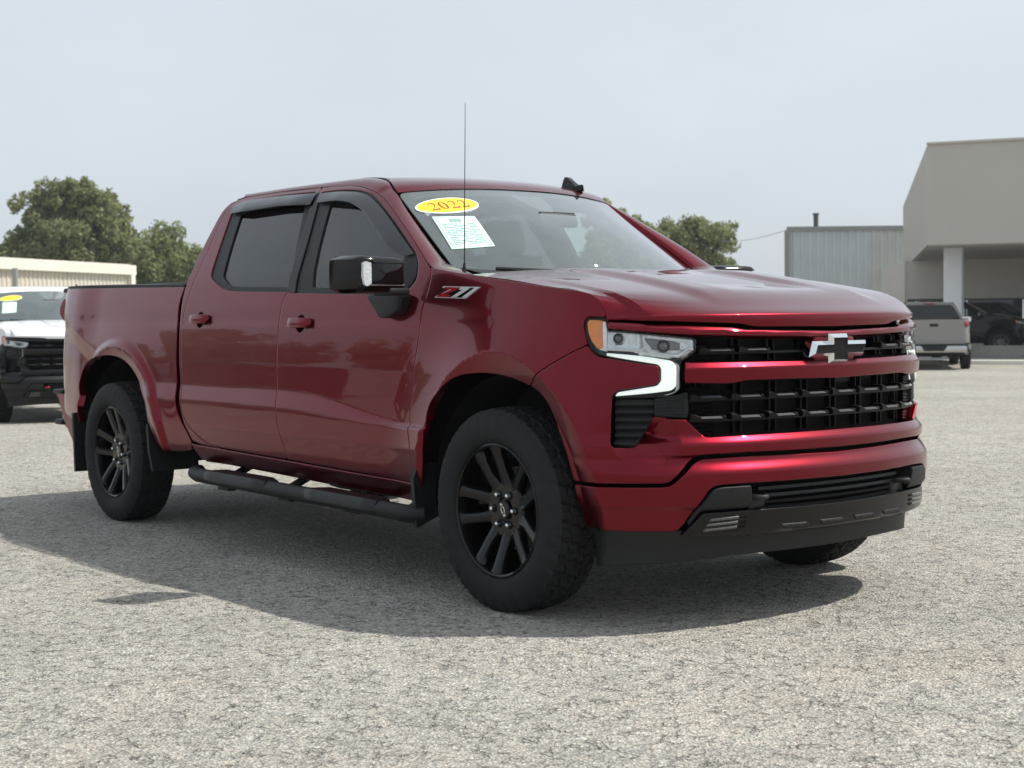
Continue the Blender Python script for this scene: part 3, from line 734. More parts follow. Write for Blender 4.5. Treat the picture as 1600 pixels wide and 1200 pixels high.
for z in (.475, .502, .530):
    mb = MB()
    mb.prism([(-.40, z-.005), (.40, z-.005), (.40, z+.005), (-.40, z+.005)], lambda a, b, d: sfn(a, b, d), -.07, -.03)
    mb = MB(); n = 24; ss = np.linspace(-.42, .42, n)
    mb.grid([[sfn(s, z-.006, -.07), sfn(s, z-.006, -.030), sfn(s, z+.006, -.034), sfn(s, z+.006, -.07)] for s in ss])
    mb.build('intake_slat', M['plastic'], BU)
for sg in (1, -1):
    mb = MB(); c = sfn(sg*.425, .502, .0)
    loop = [(c[0]-.05+.07*max(0, math.cos(t))*1.0, c[1]+.035*math.sin(t), c[2]) for t in np.linspace(-math.pi/2, math.pi/2, 14)]
    loop = [(c[0]-.10, c[1]-.035, c[2])] + loop + [(c[0]-.10, c[1]+.035, c[2])]
    mb.tube(loop, .010, 10); mb.build('tow_hook', M['frame'], BU)

GR = panel('grille', T, [(.78, .93), (.75, .80), (.66, .72), (0., .72), (0., 1.11), (.66, 1.12), (.75, 1.03)], M['dark'], 'C', fn=S0, lift=-.075, depth=.01, sp=.05)
def _mid(s, z, l=0.0):                       # the bar leans: bottom edge tucked under
    z = np.asarray(z, float); t = (z-.972)/.04
    q = z - .990
    return S0(s, z, np.asarray(l) + .017 - .80*np.clip(q, 0, 1) - .15*np.clip(-q, 0, 1))
def _top(s, z, l=0.0):
    z = np.asarray(z, float); q = z - (1.1135 + .038*np.abs(np.asarray(s, float))**1.25)
    return S0(s, z, np.asarray(l) + .014 - .75*np.clip(q, 0, 1) - .12*np.clip(-q, 0, 1))
TS = panel('grille_top_bar', T, POLY['top_strip'], M['red'], 'C', fn=_top, depth=.05, sp=.008, rad=.006, edge=1.0)
MBAR = panel('grille_middle_bar', T, POLY['mid_bar'], M['red'], 'C', fn=_mid, depth=.06, sp=.008, rad=.010, edge=1.0)
SEG = [(0, -.004), (0, .021), (.018, .022), (.048, .009), (.130, .0085), (.138, .014), (.147, .014), (.147, -.004)]
def slat(s_left, z):
    mb = MB(); N = len(SEG)
    def f(a, b, d): return sfn(s_left-a, z+b, d)
    top = {1, 2, 3, 4, 5, 6}
    n = len(SEG); low = [(a+(.004 if i in (1,) else 0), b-(.0065 if i in top else -.002)) for i, (a, b) in enumerate(SEG)]
    V = [f(a, b, -.052) for a, b in SEG] + [f(a, b, -.012) for a, b in SEG] + [f(a, b, -.003) for a, b in low]
    mb.add(V, [(k*n+i, k*n+(i+1) % n, (k+1)*n+(i+1) % n, (k+1)*n+i) for k in (0, 1) for i in range(n)] + [tuple(range(2*n, 3*n))])
    o = mb.build('grille_slat', M['grille'], GR, 15)
    eg = MB().add([f(a, b, d) for a in (.044, .134) for b, d in ((.0035, -.0022), (.0105, -.0145), (.0105, -.03), (.0035, -.03))], [(0, 1, 5, 4), (1, 2, 6, 5), (2, 3, 7, 6), (3, 0, 4, 7), (0, 3, 2, 1), (4, 5, 6, 7)])
    eg.build('slat_glint', M['slatglint'], o, 0)  # added pale strip imitates sky and sun glint along the bar top
    return o
for k in range(8):
    for z in (.877, .799): slat(.700-.170*k, z)
    s0 = .655-.165*k
    if s0 < -.19+.0 or s0-.147 > .19: slat(s0, 1.052)
for zz, e in ((.872, .70), (.794, .70), (1.047, .655)):
    ss = np.linspace(-e, e, 40)
    mb = MB().grid([[sfn(s, zz-.005, -.06), sfn(s, zz-.005, -.022), sfn(s, zz+.004, -.022), sfn(s, zz+.004, -.06)] for s in ss]); mb.build('grille_bar', M['grille'], GR)
for k in range(8):
    for dx in (.0, .034):
        s0 = .665-.170*k-dx
        ztop = .935
        mb = MB().prism([(s0, .742), (s0-.005, .742), (s0-.005, ztop), (s0, ztop)], lambda a, b, d: sfn(a, b, d), -.046, -.072)
        mb.prism([(s0, 1.018), (s0-.005, 1.018), (s0-.005, 1.098), (s0, 1.098)], lambda a, b, d: sfn(a, b, d), -.046, -.072)
        mb.build('grille_post', M['grille'], GR, 20)
for sg in (1, -1):
    for z0, z1, sa, sb in ((.742, .928, .60, .715), (1.02, 1.098, .60, .70)):
        zz = np.arange(z0, z1, .0125)
        rows = [[sfn(sg*s, z+dz, -.03-(.006 if dz else 0)) for z in zz for dz in (0, .006)] for s in np.linspace(sa, sb, 6)]
        MB().grid(rows).build('grille_end', M['grille'], GR, 20)
rb = [(.838, .884), (.745, .892), (.712, .905), (.70, .90), (.70, .803), (.838, .812)]
GE = panel('grille_side', T, rb, M['plastic'], fn=S0, lift=-.02, depth=.02, sp=.03)
for k in range(6):
    z = .822+.013*k
    panel('rib', GE, [(.832, z), (.716, z-.002), (.716, z+.003), (.832, z+.005)], M['plastic'], fn=S0, lift=-.016, depth=.01, sp=.05, rad=.001, gap=0)
# emblem
by = [(-.055, .058), (.055, .058), (.055, .030), (.170, .030), (.150, -.031), (.055, -.031), (.055, -.058), (-.055, -.058), (-.055, -.031), (-.170, -.031), (-.150, .030), (-.055, .030)]
def bow(name, sc, l0, l1, m, par, skew=0):
    pts = [(a*sc[0], b*sc[1]) for a, b in by]
    xx = .940
    mb = MB(); n = 12
    outer = pts
    V = [(xx+l0, a, 1.0535+b) for a, b in outer]
    return pts
def bowtie_obj(par):
    o = [(a, b) for a, b in by]
    ins = [(-.041, .043), (.041, .043), (.041, .016), (.150, .016), (.137, -.017), (.041, -.017), (.041, -.043), (-.041, -.043), (-.041, -.017), (-.150, -.017), (-.137, .016), (-.041, .016)]
    X, Z = .935, 1.0535
    mb = MB(); n = 12
    V = [(X-.03, a, Z+b) for a, b in o] + [(X+.004, a, Z+b) for a, b in o] + [(X+.022, a, Z+b) for a, b in ins] + [(X+.012, a*.985, Z+b*.97) for a, b in ins]
    F = []
    for r in range(3): F += [(r*n+i, r*n+(i+1) % n, (r+1)*n+(i+1) % n, (r+1)*n+i) for i in range(n)]
    mb.add(V, F); e = mb.build('emblem', M['chrome'], par, 0)
    mb = MB(); mb.add([(X+.016, a*.99, Z+b*.985) for a, b in ins], [(0, 1, 2, 11), (11, 2, 5, 8), (2, 3, 4, 5), (8, 9, 10, 11), (8, 5, 6, 7)])
    mb.build('emblem_face', M['bowtie'], e, 0)
bowtie_obj(T)
MB().box((.90, .0, 1.0535), (.05, .24, .10), None, .01).build('emblem_mount', M['red'], T)

# corner vents
VE = panel('corner_vent', T, POLY['vent'], M['dark'], fn=S0, lift=-.055, depth=.01, sp=.04, gap=-.004)
def vent_right(z): return .836 if z > .815 else .836+(.815-z)/(.815-.705)*.078
for k in range(6):
    z = .712+.0295*k; a, b = .994, vent_right(z)+.002
    panel('louvre', VE, [(a, z), (b, z), (vent_right(z+.018), z+.018), (a, z+.018)], M['plastic'], fn=lambda s, zz, l=0.0, z=z: S0(s, zz, np.asarray(l)-.030+.9*(z+.009-np.asarray(zz))), lift=0, depth=.03, sp=.02, rad=.004, gap=0)

# headlamps
HL = panel('headlight', T, POLY['headlight'], M['gloss'], fn=S0, lift=-.034, depth=.02, sp=.03, rad=.01, gap=-.003)
panel('turn_signal', HL, POLY['amber'], M['amber'], fn=S0, lift=-.007, depth=.02, sp=.03, rad=.010, gap=-.004)
panel('chrome_rim', HL, POLY['amber_rim'], M['lampsilver'], fn=S0, lift=-.004, depth=.02, sp=.02, rad=.003, gap=0)
def dish(s, z, l=0.0):
    s = np.asarray(s, float); z = np.asarray(z, float); a = np.abs(s)
    d = np.minimum(np.minimum((a-.679)/.02, (1.034-a)/.02), np.minimum((z-1.04-.0*a)/.015, 2))
    return S0(s, z, np.asarray(l) - .012*np.clip(d, 0, 1) + .012*np.exp(-((a-.897)/.012)**2))
panel('reflector', HL, POLY['reflector'], M['lampsilver'], fn=dish, lift=-.010, depth=.02, sp=.011, rad=.008)
panel('lamp_bezel', HL, [(.998, 1.127), (.962, 1.125), (.962, 1.080), (.998, 1.080)], M['lampgrey'], fn=S0, lift=-.016, depth=.01, sp=.03, rad=.01)
panel('lamp_bezel', HL, [(.880, 1.110), (.745, 1.094), (.720, 1.078), (.735, 1.058), (.840, 1.060)], M['lampgrey'], fn=S0, lift=-.016, depth=.01, sp=.03, rad=.01)
panel('lamp_fin', HL, [(.735, 1.093), (.712, 1.092), (.692, 1.082), (.692, 1.070), (.715, 1.058), (.735, 1.058)], M['signal'], fn=S0, lift=-.010, depth=.01, sp=.03, rad=.004)
panel('lamp_frame', HL, POLY['lamp_frame'], M['badge'], fn=S0, lift=-.004, depth=.02, sp=.02, rad=.002, gap=0)
panel('lamp_frame', HL, POLY['lamp_divider'], M['badge'], fn=S0, lift=-.004, depth=.02, sp=.02, rad=.002, gap=0)
for c, r in ((PT['proj1'][0], .019), (PT['proj2'][0], .023)):
    rows = []
    for k in range(24):
        q = 2*math.pi*k/24; rows.append([sfn(c[0]+r*t*math.cos(q), c[1]+r*t*math.sin(q)*.92, l) for t, l in ((1.12, -.018), (1.12, -.006), (1.0, -.004), (.96, -.012), (.9, -.010), (.6, -.003), (.3, .0), (.02, .001))])
    pj = MB().grid(rows, True).build('projector', M['lamplens'], HL[0]); twin(pj, HL[1])
panel('light_guide', HL, [(a-.010 if a < .80 else a, b) for a, b in POLY['drl']], M['drl'], fn=S0, lift=-.006, depth=.02, sp=.012, rad=.008)
drl_edge = [(.768, 1.020), (.745, 1.012), (.735, 1.0), (.738, .915), (.760, .898), (.79, .890), (.80, .894), (.757, .906), (.750, .925), (.750, 1.0), (.758, 1.012)]
panel('guide_bezel', HL, drl_edge, M['guide'], fn=S0, lift=-.009, depth=.02, sp=.02, rad=.006)
top_lens = [(1.129, 1.1765), (1.109, 1.186), (1.0335, 1.183), (1.0243, 1.140), (.9152, 1.132), (.668, 1.103), (.672, 1.055), (.7183, 1.025), (.76, 1.014), (.90, 1.034), (1.036, 1.040), (1.059, 1.043), (1.085, 1.060), (1.105, 1.084), (1.12, 1.125)]
panel('lens', HL, top_lens, M['lens'], fn=S0, lift=.0, depth=.01, sp=.025, rad=.008)

# --- hood
EDGE = np.array([(-.245, -.905, 1.368), (-.10, -.909, 1.353), (.05, -.9105, 1.337), (.225, -.9105, 1.313), (.36, -.907, 1.297), (.43, -.902, 1.288), (.486, -.8935, 1.276), (.525, -.884, 1.254), (.553, -.8795, 1.218), (.567, -.8815, 1.184)])
def plan_x(y): return np.interp(np.abs(y), REF_C[:250, 1], REF_C[:250, 0]) - .036
NA, NB = 101, 90
bs = np.r_[np.linspace(0, .8, 50), np.linspace(.8, 1, 41)[1:]]
aa = np.linspace(-1, 1, NA)
ZC = ([-.35, -.15, .1, .4, .6, .74, .770, .86, .888, .9], [1.409, 1.394, 1.364, 1.318, 1.281, 1.251, 1.243, 1.212, 1.200, 1.193])
rows = []
for a in aa:
    row = []
    s = np.sign(a) or 1; A = abs(a)
    xr = -.17 - .075*A**4 + .02*(1-A)
    yf = .8815*A; xf = float(plan_x(yf)) if A < 1 else .567
    xf = min(xf, .567 + .9*(.8815-yf)+.0) if A > .9 else xf
    for b in bs:
        x = xr + (xf-xr)*b
        # side edge reached at the same fraction of its own length
        xe = EDGE[0, 0] + (EDGE[-1, 0]-EDGE[0, 0])*b
        Ye = -np.interp(xe, EDGE[:, 0], EDGE[:, 1]); Ze = np.interp(xe, EDGE[:, 0], EDGE[:, 2])
        y = A*Ye
        d = xf - x
        zc = hermite(*ZC, x + (.899-xf)*sstep(.55, 0, d)*1.0)
        drop = A**3.0
        # front lip rounding
        z = zc + (Ze-zc)*A**(3.2+5*float(sstep(.75, 1, b)))
        bul = .020*sstep(.55, .44, y)*sstep(.05, .28, d)*sstep(-.3, .1, x)
        dep = -.018*sstep(.33, .24, y)*sstep(.75, .40, x + .12*y)*sstep(-.25, .05, x)
        row.append((x, s*y, float(z + bul + dep)))
    # front face
    x0, y0, z0 = row[-1]
    zg = float(np.interp(A, [0, .45, .52, 1], [1.141, 1.145, 1.157, 1.176]))
    zg = min(zg, z0-.006)
    for t, dx in ((.06, .003), (.16, .005), (.5, .0055), (1.0, .002)):
        row.append((x0 + dx, y0, z0+(zg-z0)*t))
    row.append((x0-.05, y0, zg+.002))
    rows.append(row)
mb = MB().grid(rows)
# turned-down side flanges and rear edge
for r in (rows[0], rows[-1]):
    mb.grid([r[:-1], [(p[0], p[1]*.994, p[2]-.03) for p in r[:-1]]])
mb.grid([[r[0] for r in rows], [(r[0][0]-.004, r[0][1], r[0][2]-.03) for r in rows]])
HOOD = mb.build('hood', M['red'], T, 40)

# --- roof, rails, windshield
def roofpt(a, b):
    A = np.abs(a)
    h = W(np.asarray(a, float), 1.0+0*np.asarray(a, float))
    xh, zh = h[..., 0], h[..., 2]
    x = xh + (-2.83-xh)*b
    y = a*(.66 - .055*sstep(0, .12, b))
    rise = hermite([0, .03, .07, .13, .22, .35, .7, .9, 1], [0, .34, .62, .85, .97, 1, 1, .93, .80], b)
    top = 1.897 - .012*A**2
    z = zh + (top-zh)*rise
    return np.stack([x, y, z], -1)
ua = np.linspace(-1, 1, 61); bb = np.r_[np.linspace(0, .3, 40), np.linspace(.3, 1, 30)[1:]]
G = [[roofpt(np.array(a), np.array(b)) for b in bb] for a in ua]
mb = MB().grid(G); mb.grid([[g[-1] for g in G], [g[-1] + np.array([.0, 0, -.05]) for g in G]])
ROOF = mb.build('roof', M['red'], T)
def ditch(x):
    h = roofpt(np.array(-1.), bb); i = np.argsort(h[:, 0]); return np.array([x, np.interp(x, h[i, 0], h[i, 1]), np.interp(x, h[i, 0], h[i, 2])])
Bl = [S0(np.array(s), np.array(z), .0) for s, z in PT['rear_top'] + PT['door_front_top'][1:]]
Al = [ditch(-2.72), ditch(-2.25), ditch(-1.83), ditch(-1.58), ditch(-1.42), ditch(-1.28), W(-1., .995), W(-1., .80), W(-1., .36), W(-1., .075), np.array([-.60, -.745, 1.418]), np.array([-.45, -.80, 1.396]), np.array([-.262, -.895, 1.374])]
for i_ in (6, 7, 8, 9): Al[i_] = Al[i_] + ((.08, .25, .28, .22)[i_-6])*(Bl[i_]-Al[i_])
def dens(P, n):
    P = np.array(P); t = np.arange(len(P)); q = np.linspace(0, len(P)-1, n)
    o = np.stack([np.interp(q, t, P[:, k]) for k in range(3)], 1)
    w = n//(len(P)-1)
    for _ in range(w): o[1:-1] = (o[:-2]+o[1:-1]*2+o[2:])/4
    return o
nn = 12*8+1
B3, A3 = dens(Bl, nn), dens(Al, nn)
# rear end: run the rail down to the cab corner
rows = []
for i in range(nn):
    b, a = B3[i], A3[i]; t = B3[min(i+1, nn-1)] - B3[max(i-1, 0)]
    n = np.cross(a-b, t); n /= np.linalg.norm(n)+1e-9
    if n[1] > 0 or (abs(n[1]) < .2 and n[2] < 0): n = -n
    L = np.linalg.norm(a-b); c = (a+b)/2 + n*(.26 if i < 44 else .14)*L
    row = [b + (b-c)*.0 + np.array([0, .018, -.012])] + [(1-q)**2*b + 2*q*(1-q)*c + q*q*a for q in np.linspace(0, 1, 12)] + [a - n*.02 - np.array([0, -.006, 0])]
    rows.append(row)
for sg in (1, -1):
    k0 = 12*8*9//12
    Rr = [[(p[0], p[1]*sg, p[2]) for p in r] for r in rows]
    MB().grid(Rr[:k0+1]).build('roof_rail', M['red'], T, 60)
    MB().grid(Rr[k0:]).build('fender_cap', M['red'], T, 60)
# black ditch strip and door seal behind the gaps
for sg in (1, -1):
    P = [ditch(x) for x in np.linspace(-2.7, -1.30, 30)]
    MB().grid([[(p[0], sg*(p[1]+.004), p[2]+.0005), (p[0], sg*(p[1]+.013), p[2]+.002)] for p in P]).build('roof_strip', M['trim'], T)
wp_ = [(-1., -.10), (1., -.10), (1., 1.0), (-1., 1.0)]
WS = link('windshield', surf_mesh('windshield', wp_, W, lift=-.004, depth=.004, sp=.04, rad=.06, gap=.002, edge=.1), T, M['windshield'])
fr_in = [(-.93, .02), (.93, .02), (.945, .5), (.93, .93), (-.93, .93), (-.945, .5)]
link('glass_border', surf_mesh('glass_border', wp_, W, lift=-.007, depth=.001, sp=.05, rad=.05, gap=.0, holes=[fr_in], hole_rad=.08, edge=0), WS, M['trim'])
link('sensor_cover', surf_mesh('sensor_cover', [(-.16, .99), (.16, .99), (.10, .78), (.04, .70), (-.04, .70), (-.10, .78)], W, lift=-.008, depth=.03, sp=.05, rad=.03), WS, M['lampgrey'])
MB().box((-.80, .03, 1.655), (.03, .24, .07), rotm('Y', -20), .02).build('rear_view_mirror', M['dash'], WS)
SKX, SKY = .72, .68
def stk(c, ang):
    ca, sa = math.cos(ang), math.sin(ang)
    return lambda X, Y: (c[0] + (X*ca-Y*sa)/SKX, c[1] + (X*sa+Y*ca)/SKY)
f = stk((-.748, .778), R(5))
def wflat(name, pts, m, lift, par, sp=.03, rad=.0001, th=.0008):
    return link(name, surf_mesh(name, pts, W, lift=lift, depth=th, sp=sp, rad=rad, gap=0, edge=0), par, m)
YS = wflat('year_sticker', [f(.160*math.cos(t), .066*math.sin(t)) for t in np.linspace(0, 2*math.pi, 49)[:-1]], M['stickerwhite'], .0015, WS)
wflat('sticker_field', [f(.151*math.cos(t), .059*math.sin(t)) for t in np.linspace(0, 2*math.pi, 49)[:-1]], M['yellow'], .0027, YS)
D2 = [(0.04, .70), (.06, .80), (.12, .90), (.22, .97), (.32, 1.0), (.43, .97), (.51, .89), (.55, .78), (.53, .66), (.46, .53), (.36, .40), (.24, .26), (.16, .15), (.40, .15), (.50, .16), (.55, .20), (.59, .28), (.62, .28), (.57, 0), (0.0, 0), (0.0, .03), (.14, .18), (.27, .34), (.36, .48), (.42, .62), (.43, .73), (.40, .82), (.33, .88), (.25, .89), (.16, .85), (.10, .76), (.08, .70)]
for k, ch in enumerate('2022'):
    X0 = -.098 + .051*k; hh = .064
    g = lambda a, b: f(X0+a*hh*1.12, (b-.5)*hh*1.05)
    if ch == '2': link('digit', surf_mesh('digit', [g(a, b) for a, b in D2], W, lift=.0035, depth=.0008, sp=.012, rad=.0001, gap=0, edge=0), YS, M['digit'])
    else:
        o = [g(.30+.30*math.cos(t), .5+.5*math.sin(t)) for t in np.linspace(0, 2*math.pi, 29)[:-1]]
        i_ = [g(.30+.135*math.cos(t), .5+.43*math.sin(t)) for t in np.linspace(0, 2*math.pi, 29)[:-1]]
        link('digit', surf_mesh('digit', o, W, lift=.0035, depth=.0008, sp=.012, rad=.0001, gap=0, edge=0, holes=[i_], hole_rad=.0001), YS, M['digit'])
PA, PB, PC, PD = (-.912, .642), (-.653, .623), (-.701, .273), (-.943, .233)
def pq(a, b):
    t = np.array(PA)*(1-a)*(1-b) + np.array(PB)*a*(1-b) + np.array(PC)*a*b + np.array(PD)*(1-a)*b; return tuple(t)
PS_ = wflat('price_sheet', [pq(0, 0), pq(1, 0), pq(1, 1), pq(0, 1)], M['paper'], .0015, WS)
rnd = random.Random(4)
mb = MB()
def pbar(a0, a1, b0, b1):
    mb.add([W(*[np.array(c) for c in pq(a, b)], np.array(.003)) for a, b in ((a0, b0), (a1, b0), (a1, b1), (a0, b1))], [(0, 1, 2, 3)])
for b0 in (.035, .955): pbar(.05, .95, b0, b0+.012)
for a0 in (.04, .95): pbar(a0, a0+.012, .04, .96)
for a0, a1 in ((.34, .42), (.44, .5), (.52, .6)): pbar(a0, a1, .09, .19)
for k in range(13):
    b0 = .25+.052*k; a = .12
    while a < .88:
        w = rnd.uniform(.05, .2); pbar(a, min(a+w, .9), b0, b0+.016); a += w+rnd.choice((.015, .02, .15))
mb.build('print', M['ink'], PS_, 0)

# cowl, wiper, antenna
cw = [[W(np.array(u), np.array(v), np.array(l)) + np.array([dx, 0, dz]) for v, l, dx, dz in ((-.02, -.01, 0, 0), (-.02, .006, .01, 0), (-.02, .006, .10, -.012), (-.02, 0, .22, -.03))] for u in np.linspace(-1, 1, 40)]
MB().grid(cw).build('cowl', M['plastic'], T)
for u0, u1 in ((-.82, -.05), (-.02, .72)):
    pts = [W(np.array(u), np.array(-.03+.028*((u-u0)/(u1-u0))), np.array(.018)) for u in np.linspace(u0, u1, 16)]
    MB().tube(pts, .010, 8).build('wiper', M['trim'], T)
ab = Vector((-.355, -.862, 1.376))
mb = MB().tube([ab + Vector((0, 0, -.01)), ab + Vector((0, 0, .012)), ab + Vector((0, .001, .03)), ab + Vector((0, .002, .045))], [.011, .011, .007, .005], 10)
mb.tube([ab + Vector((0, .002, .04)), ab + Vector((.003, .006, .36)), ab + Vector((.006, .012, .72))], [.0026, .0019, .0012], 8)
mb.build('antenna', M['trim'], T)
# shark-fin aerial
fz = 1.846; fx, fy = -1.235, .50
mb = MB(); rows = []
for t in np.linspace(0, 1, 12):
    w = .036*math.sqrt(max(.02, 1-(2*t-1)**4)); x = fx+.080-.18*t
    rows.append([(x, fy-w, fz-.006), (x, fy-w*.85, fz+.018), (x, fy-w*.3, fz+.026), (x, fy+w*.3, fz+.026), (x, fy+w*.85, fz+.018), (x, fy+w, fz-.006)])
mb.grid(rows)
fin = [(.045, .02), (.0, .05), (-.026, .071), (-.048, .074), (-.058, .06), (-.070, .02)]
mb.prism(fin, lambda a, b, d: (fx+a, fy+d*(1.5-b*9), fz+b), -.013, .013)
mb.build('roof_aerial', M['gloss'], T)

# --- mirrors
def mirror(sg):
    c = Vector((-.655, -1.140, 1.378)); rot = rotm('Z', 14)
    def P(u, v, d):                       # u out (-1 inner .. 1 outer), v up, d front
        return c + (rot @ Vector((d, -u, v)))
    rows = []; n = 28
    secs = ((-.085, .93, .90), (-.080, .98, .96), (-.05, 1.0, 1.0), (0, 1.0, 1.0), (.04, .99, .98), (.065, .965, .935), (.078, .92, .87), (.085, .82, .74), (.087, .5, .45), (.0875, .02, .02))
    for k in range(n):
        q = 2*math.pi*k/n; ce, se = math.cos(q), math.sin(q)
        e = 9.0
        den = (abs(ce)**e + abs(se)**e)**(1/e); ux, vy = ce/den, se/den
        row = []
        for d, su, sv in secs:
            U = .138*su*ux; V_ = .080*sv*vy - .010*ux*0
            V_ += -.012*(ux > 0)*0
            row.append(P(U, V_, d - .030*max(0, U/.132)**2))
        rows.append(row)
    shell = MB().grid(rows, True)
    m0 = shell.build('mirror', M['gloss'], T, 50)
    back = [r[0] for r in rows]
    MB().add([P(*0) if False else r[0] for r in rows], [tuple(range(n))]).build('mirror_glass', M['chrome'], m0)
    # lower shell, signal, brow
    mb = MB(); mb.grid([[P(u, -.040, .086-.030*max(0, u/.132)**2-.004), P(u, -.048, .088-.03*max(0, u/.132)**2), P(u, -.076, .062-.03*max(0, u/.132)**2), P(u, -.080, .0), P(u, -.078, -.08)] for u in np.linspace(-.125, .128, 16)])
    mb.build('lower_shell', M['plastic'], m0)
    mb = MB(); sig = [(.082, .046), (.104, .052), (.116, .046), (.118, -.010), (.112, -.048), (.100, -.052), (.082, -.040)]
    mb.prism(sig, lambda a, b, d: P(a, b, d - .030*max(0, a/.132)**2), .096, .06); mb.build('mirror_signal', M['signal'], m0, 30)
    mb = MB(); mb.grid([[P(u, .046, .084), P(u, .048, .093), P(u, .053, .091), P(u, .056, .078)] for u in np.linspace(-.125, .080, 10)]); mb.build('mirror_brow', M['gloss'], m0)
    # arm and foot
    foot = POLY['mirror_foot']
    rows2 = []
    for l, sc in ((.0, 1.0), (.040, 1.0), (.052, .93), (.056, .80), (.056, .4)):
        cx_ = sum(q[0] for q in foot)/len(foot); cz_ = sum(q[1] for q in foot)/len(foot)
        rf_ = round_poly(foot, .018)
        rows2.append([sfn(cx_+(a-cx_)*sc, cz_+(b-cz_)*sc, l) for a, b in rf_])
    mb = MB().grid([[rows2[j][i] for j in range(len(rows2))] for i in range(len(rows2[0]))], True); mb.add(rows2[-1], [tuple(range(len(rows2[-1])))])
    mb.build('mirror_foot', M['plastic'], m0, 35)
    mb = MB().box((-.645, -1.04, 1.305), (.11, .13, .035), rotm('Z', 14), .012); mb.build('mirror_arm', M['plastic'], m0, 35)
    return m0
m_r = mirror(1)
def copy_tree(o, parent=None, flip=False):
    c = o.copy(); COL.objects.link(c)
    if parent is not None: c.parent = parent
    if flip and o.type == 'MESH':
        c.data = o.data.copy(); co = np.empty(len(c.data.vertices)*3); c.data.vertices.foreach_get('co', co)
        co = co.reshape(-1, 3)*np.array([1, -1, 1]); c.data.vertices.foreach_set('co', co.ravel()); c.data.flip_normals(); c.data.update()
    for ch in o.children: copy_tree(ch, c, flip)
    return c
m_l = copy_tree(m_r, T, True); m_l.location = (-.02, -.055, -.014)

# Z71 badge on the passenger fender
BL_, BR_, TL_ = [np.array(POLY['z71'][i]) for i in (0, 3, 1)]
def zf(a, b, d):
    q = BL_ + (BR_-BL_)*a + (TL_-BL_)*b; return sfn(q[0], q[1], d)
def zprism(name, polys, d0, d1, m, par):
    mb = MB()
    for p_ in polys:
        p2 = [tuple(v) for v in resample(np.array(p_, float), .2)]
        mb.prism(p2, zf, d1, d0)
    return mb.build(name, m, par, 20)
BG = zprism('badge', [[(0, 0), (.80, 0), (1.02, 1), (.08, 1), (.06, .86), (.30, .80), (.02, .12)]], .0, .005, M['badge'], FN[0])
zprism('badge_ground', [[(.05, .07), (.78, .07), (.97, .92), (.12, .92), (.115, .86), (.36, .80), (.08, .16)]], .0, .0065, M['gloss'], BG)
zprism('badge_letter', [[(.05, .10), (.10, .28), (.36, .74), (.14, .74), (.17, .93), (.52, .93), (.48, .74), (.24, .28), (.40, .28), (.36, .10)]], .0, .0085, M['redink'], BG)
zprism('badge_letter', [[(.54, .93), (.79, .93), (.75, .74), (.56, .10), (.43, .10), (.62, .74), (.52, .74)]], .0, .0085, M['badge'], BG)
zprism('badge_letter', [[(.70, .10), (.80, .10), (1.0, .93), (.90, .93)]], .0, .0085, M['badge'], BG)

# --- cab interior, chassis and linings
mb = MB(); mb.box((-1.68, 0, .72), (2.22, 1.70, .62)); mb.box((.12, 0, .80), (1.25, 1.0, .6)); mb.box((.1, 0, 1.13), (.7, 1.66, .2))
mb.box((-3.82, 0, .62), (1.9, 1.0, .4)); mb.box((-3.80, 0, 1.18), (1.88, 1.66, .36)); mb.box((.70, 0, .78), (.10, 1.3, .62)); mb.box((-4.62, 0, .8), (.3, 1.5, .4)); mb.box((-2.78, 0, .95), (.05, 1.64, .9))
mb.build('gap_blocker', M['dark'], T, 0)  # plain dark boxes added to stop light showing through the panel gaps
mb = MB()
for sg in (1, -1):
    mb.box((-1.9, sg*.42, .43), (5.6, .09, .16), None, .01)
mb.box((-3.745, 0, .42), (.14, 1.4, .14), None, .03); mb.box((0, 0, .36), (.18, 1.3, .14), None, .03); mb.box((-1.7, -.25, .36), (1.2, .3, .18), None, .05)
mb.build('chassis', M['frame'], T)
for xw in (0, -3.745):
    for sg in (1, -1):
        rows = []
        for a in np.linspace(-6, 186, 36):
            r_ = .53; x = xw + r_*math.cos(R(a)); z = .43 + (r_ if True else 0)*math.sin(R(a))
            rows.append([(x, sg*y, z) for y in (.90, .86, .75, .58)])
        mb = MB().grid(rows); mb.add([(xw+.53*math.cos(R(a)), sg*.58, .43+.53*math.sin(R(a))) for a in range(-6, 187, 8)], [tuple(range(25))])
        mb.build('wheel_liner', M['liner'], T)
# back of the cab
bk = [(-.605, 1.855), (.605, 1.855), (.68, 1.80), (.74, 1.70), (.86, 1.46), (.90, 1.34), (.90, .9), (-.90, .9), (-.90, 1.34), (-.86, 1.46), (-.74, 1.70), (-.68, 1.80)]
CB = MB().prism(bk, lambda a, b, d: (d, a, b), -2.825, -2.79).build('cab_back', M['red'], T, 20)
MB().prism([(-.58, 1.80), (.58, 1.80), (.66, 1.72), (.80, 1.44), (.80, 1.38), (-.80, 1.38), (-.80, 1.44), (-.66, 1.72)], lambda a, b, d: (d, a, b), -2.832, -2.82).build('rear_window', M['tint'], CB, 20)
MB().box((-2.835, 0, 1.835), (.03, .30, .035), None, .008).build('brake_lamp', M['taillens'], CB)
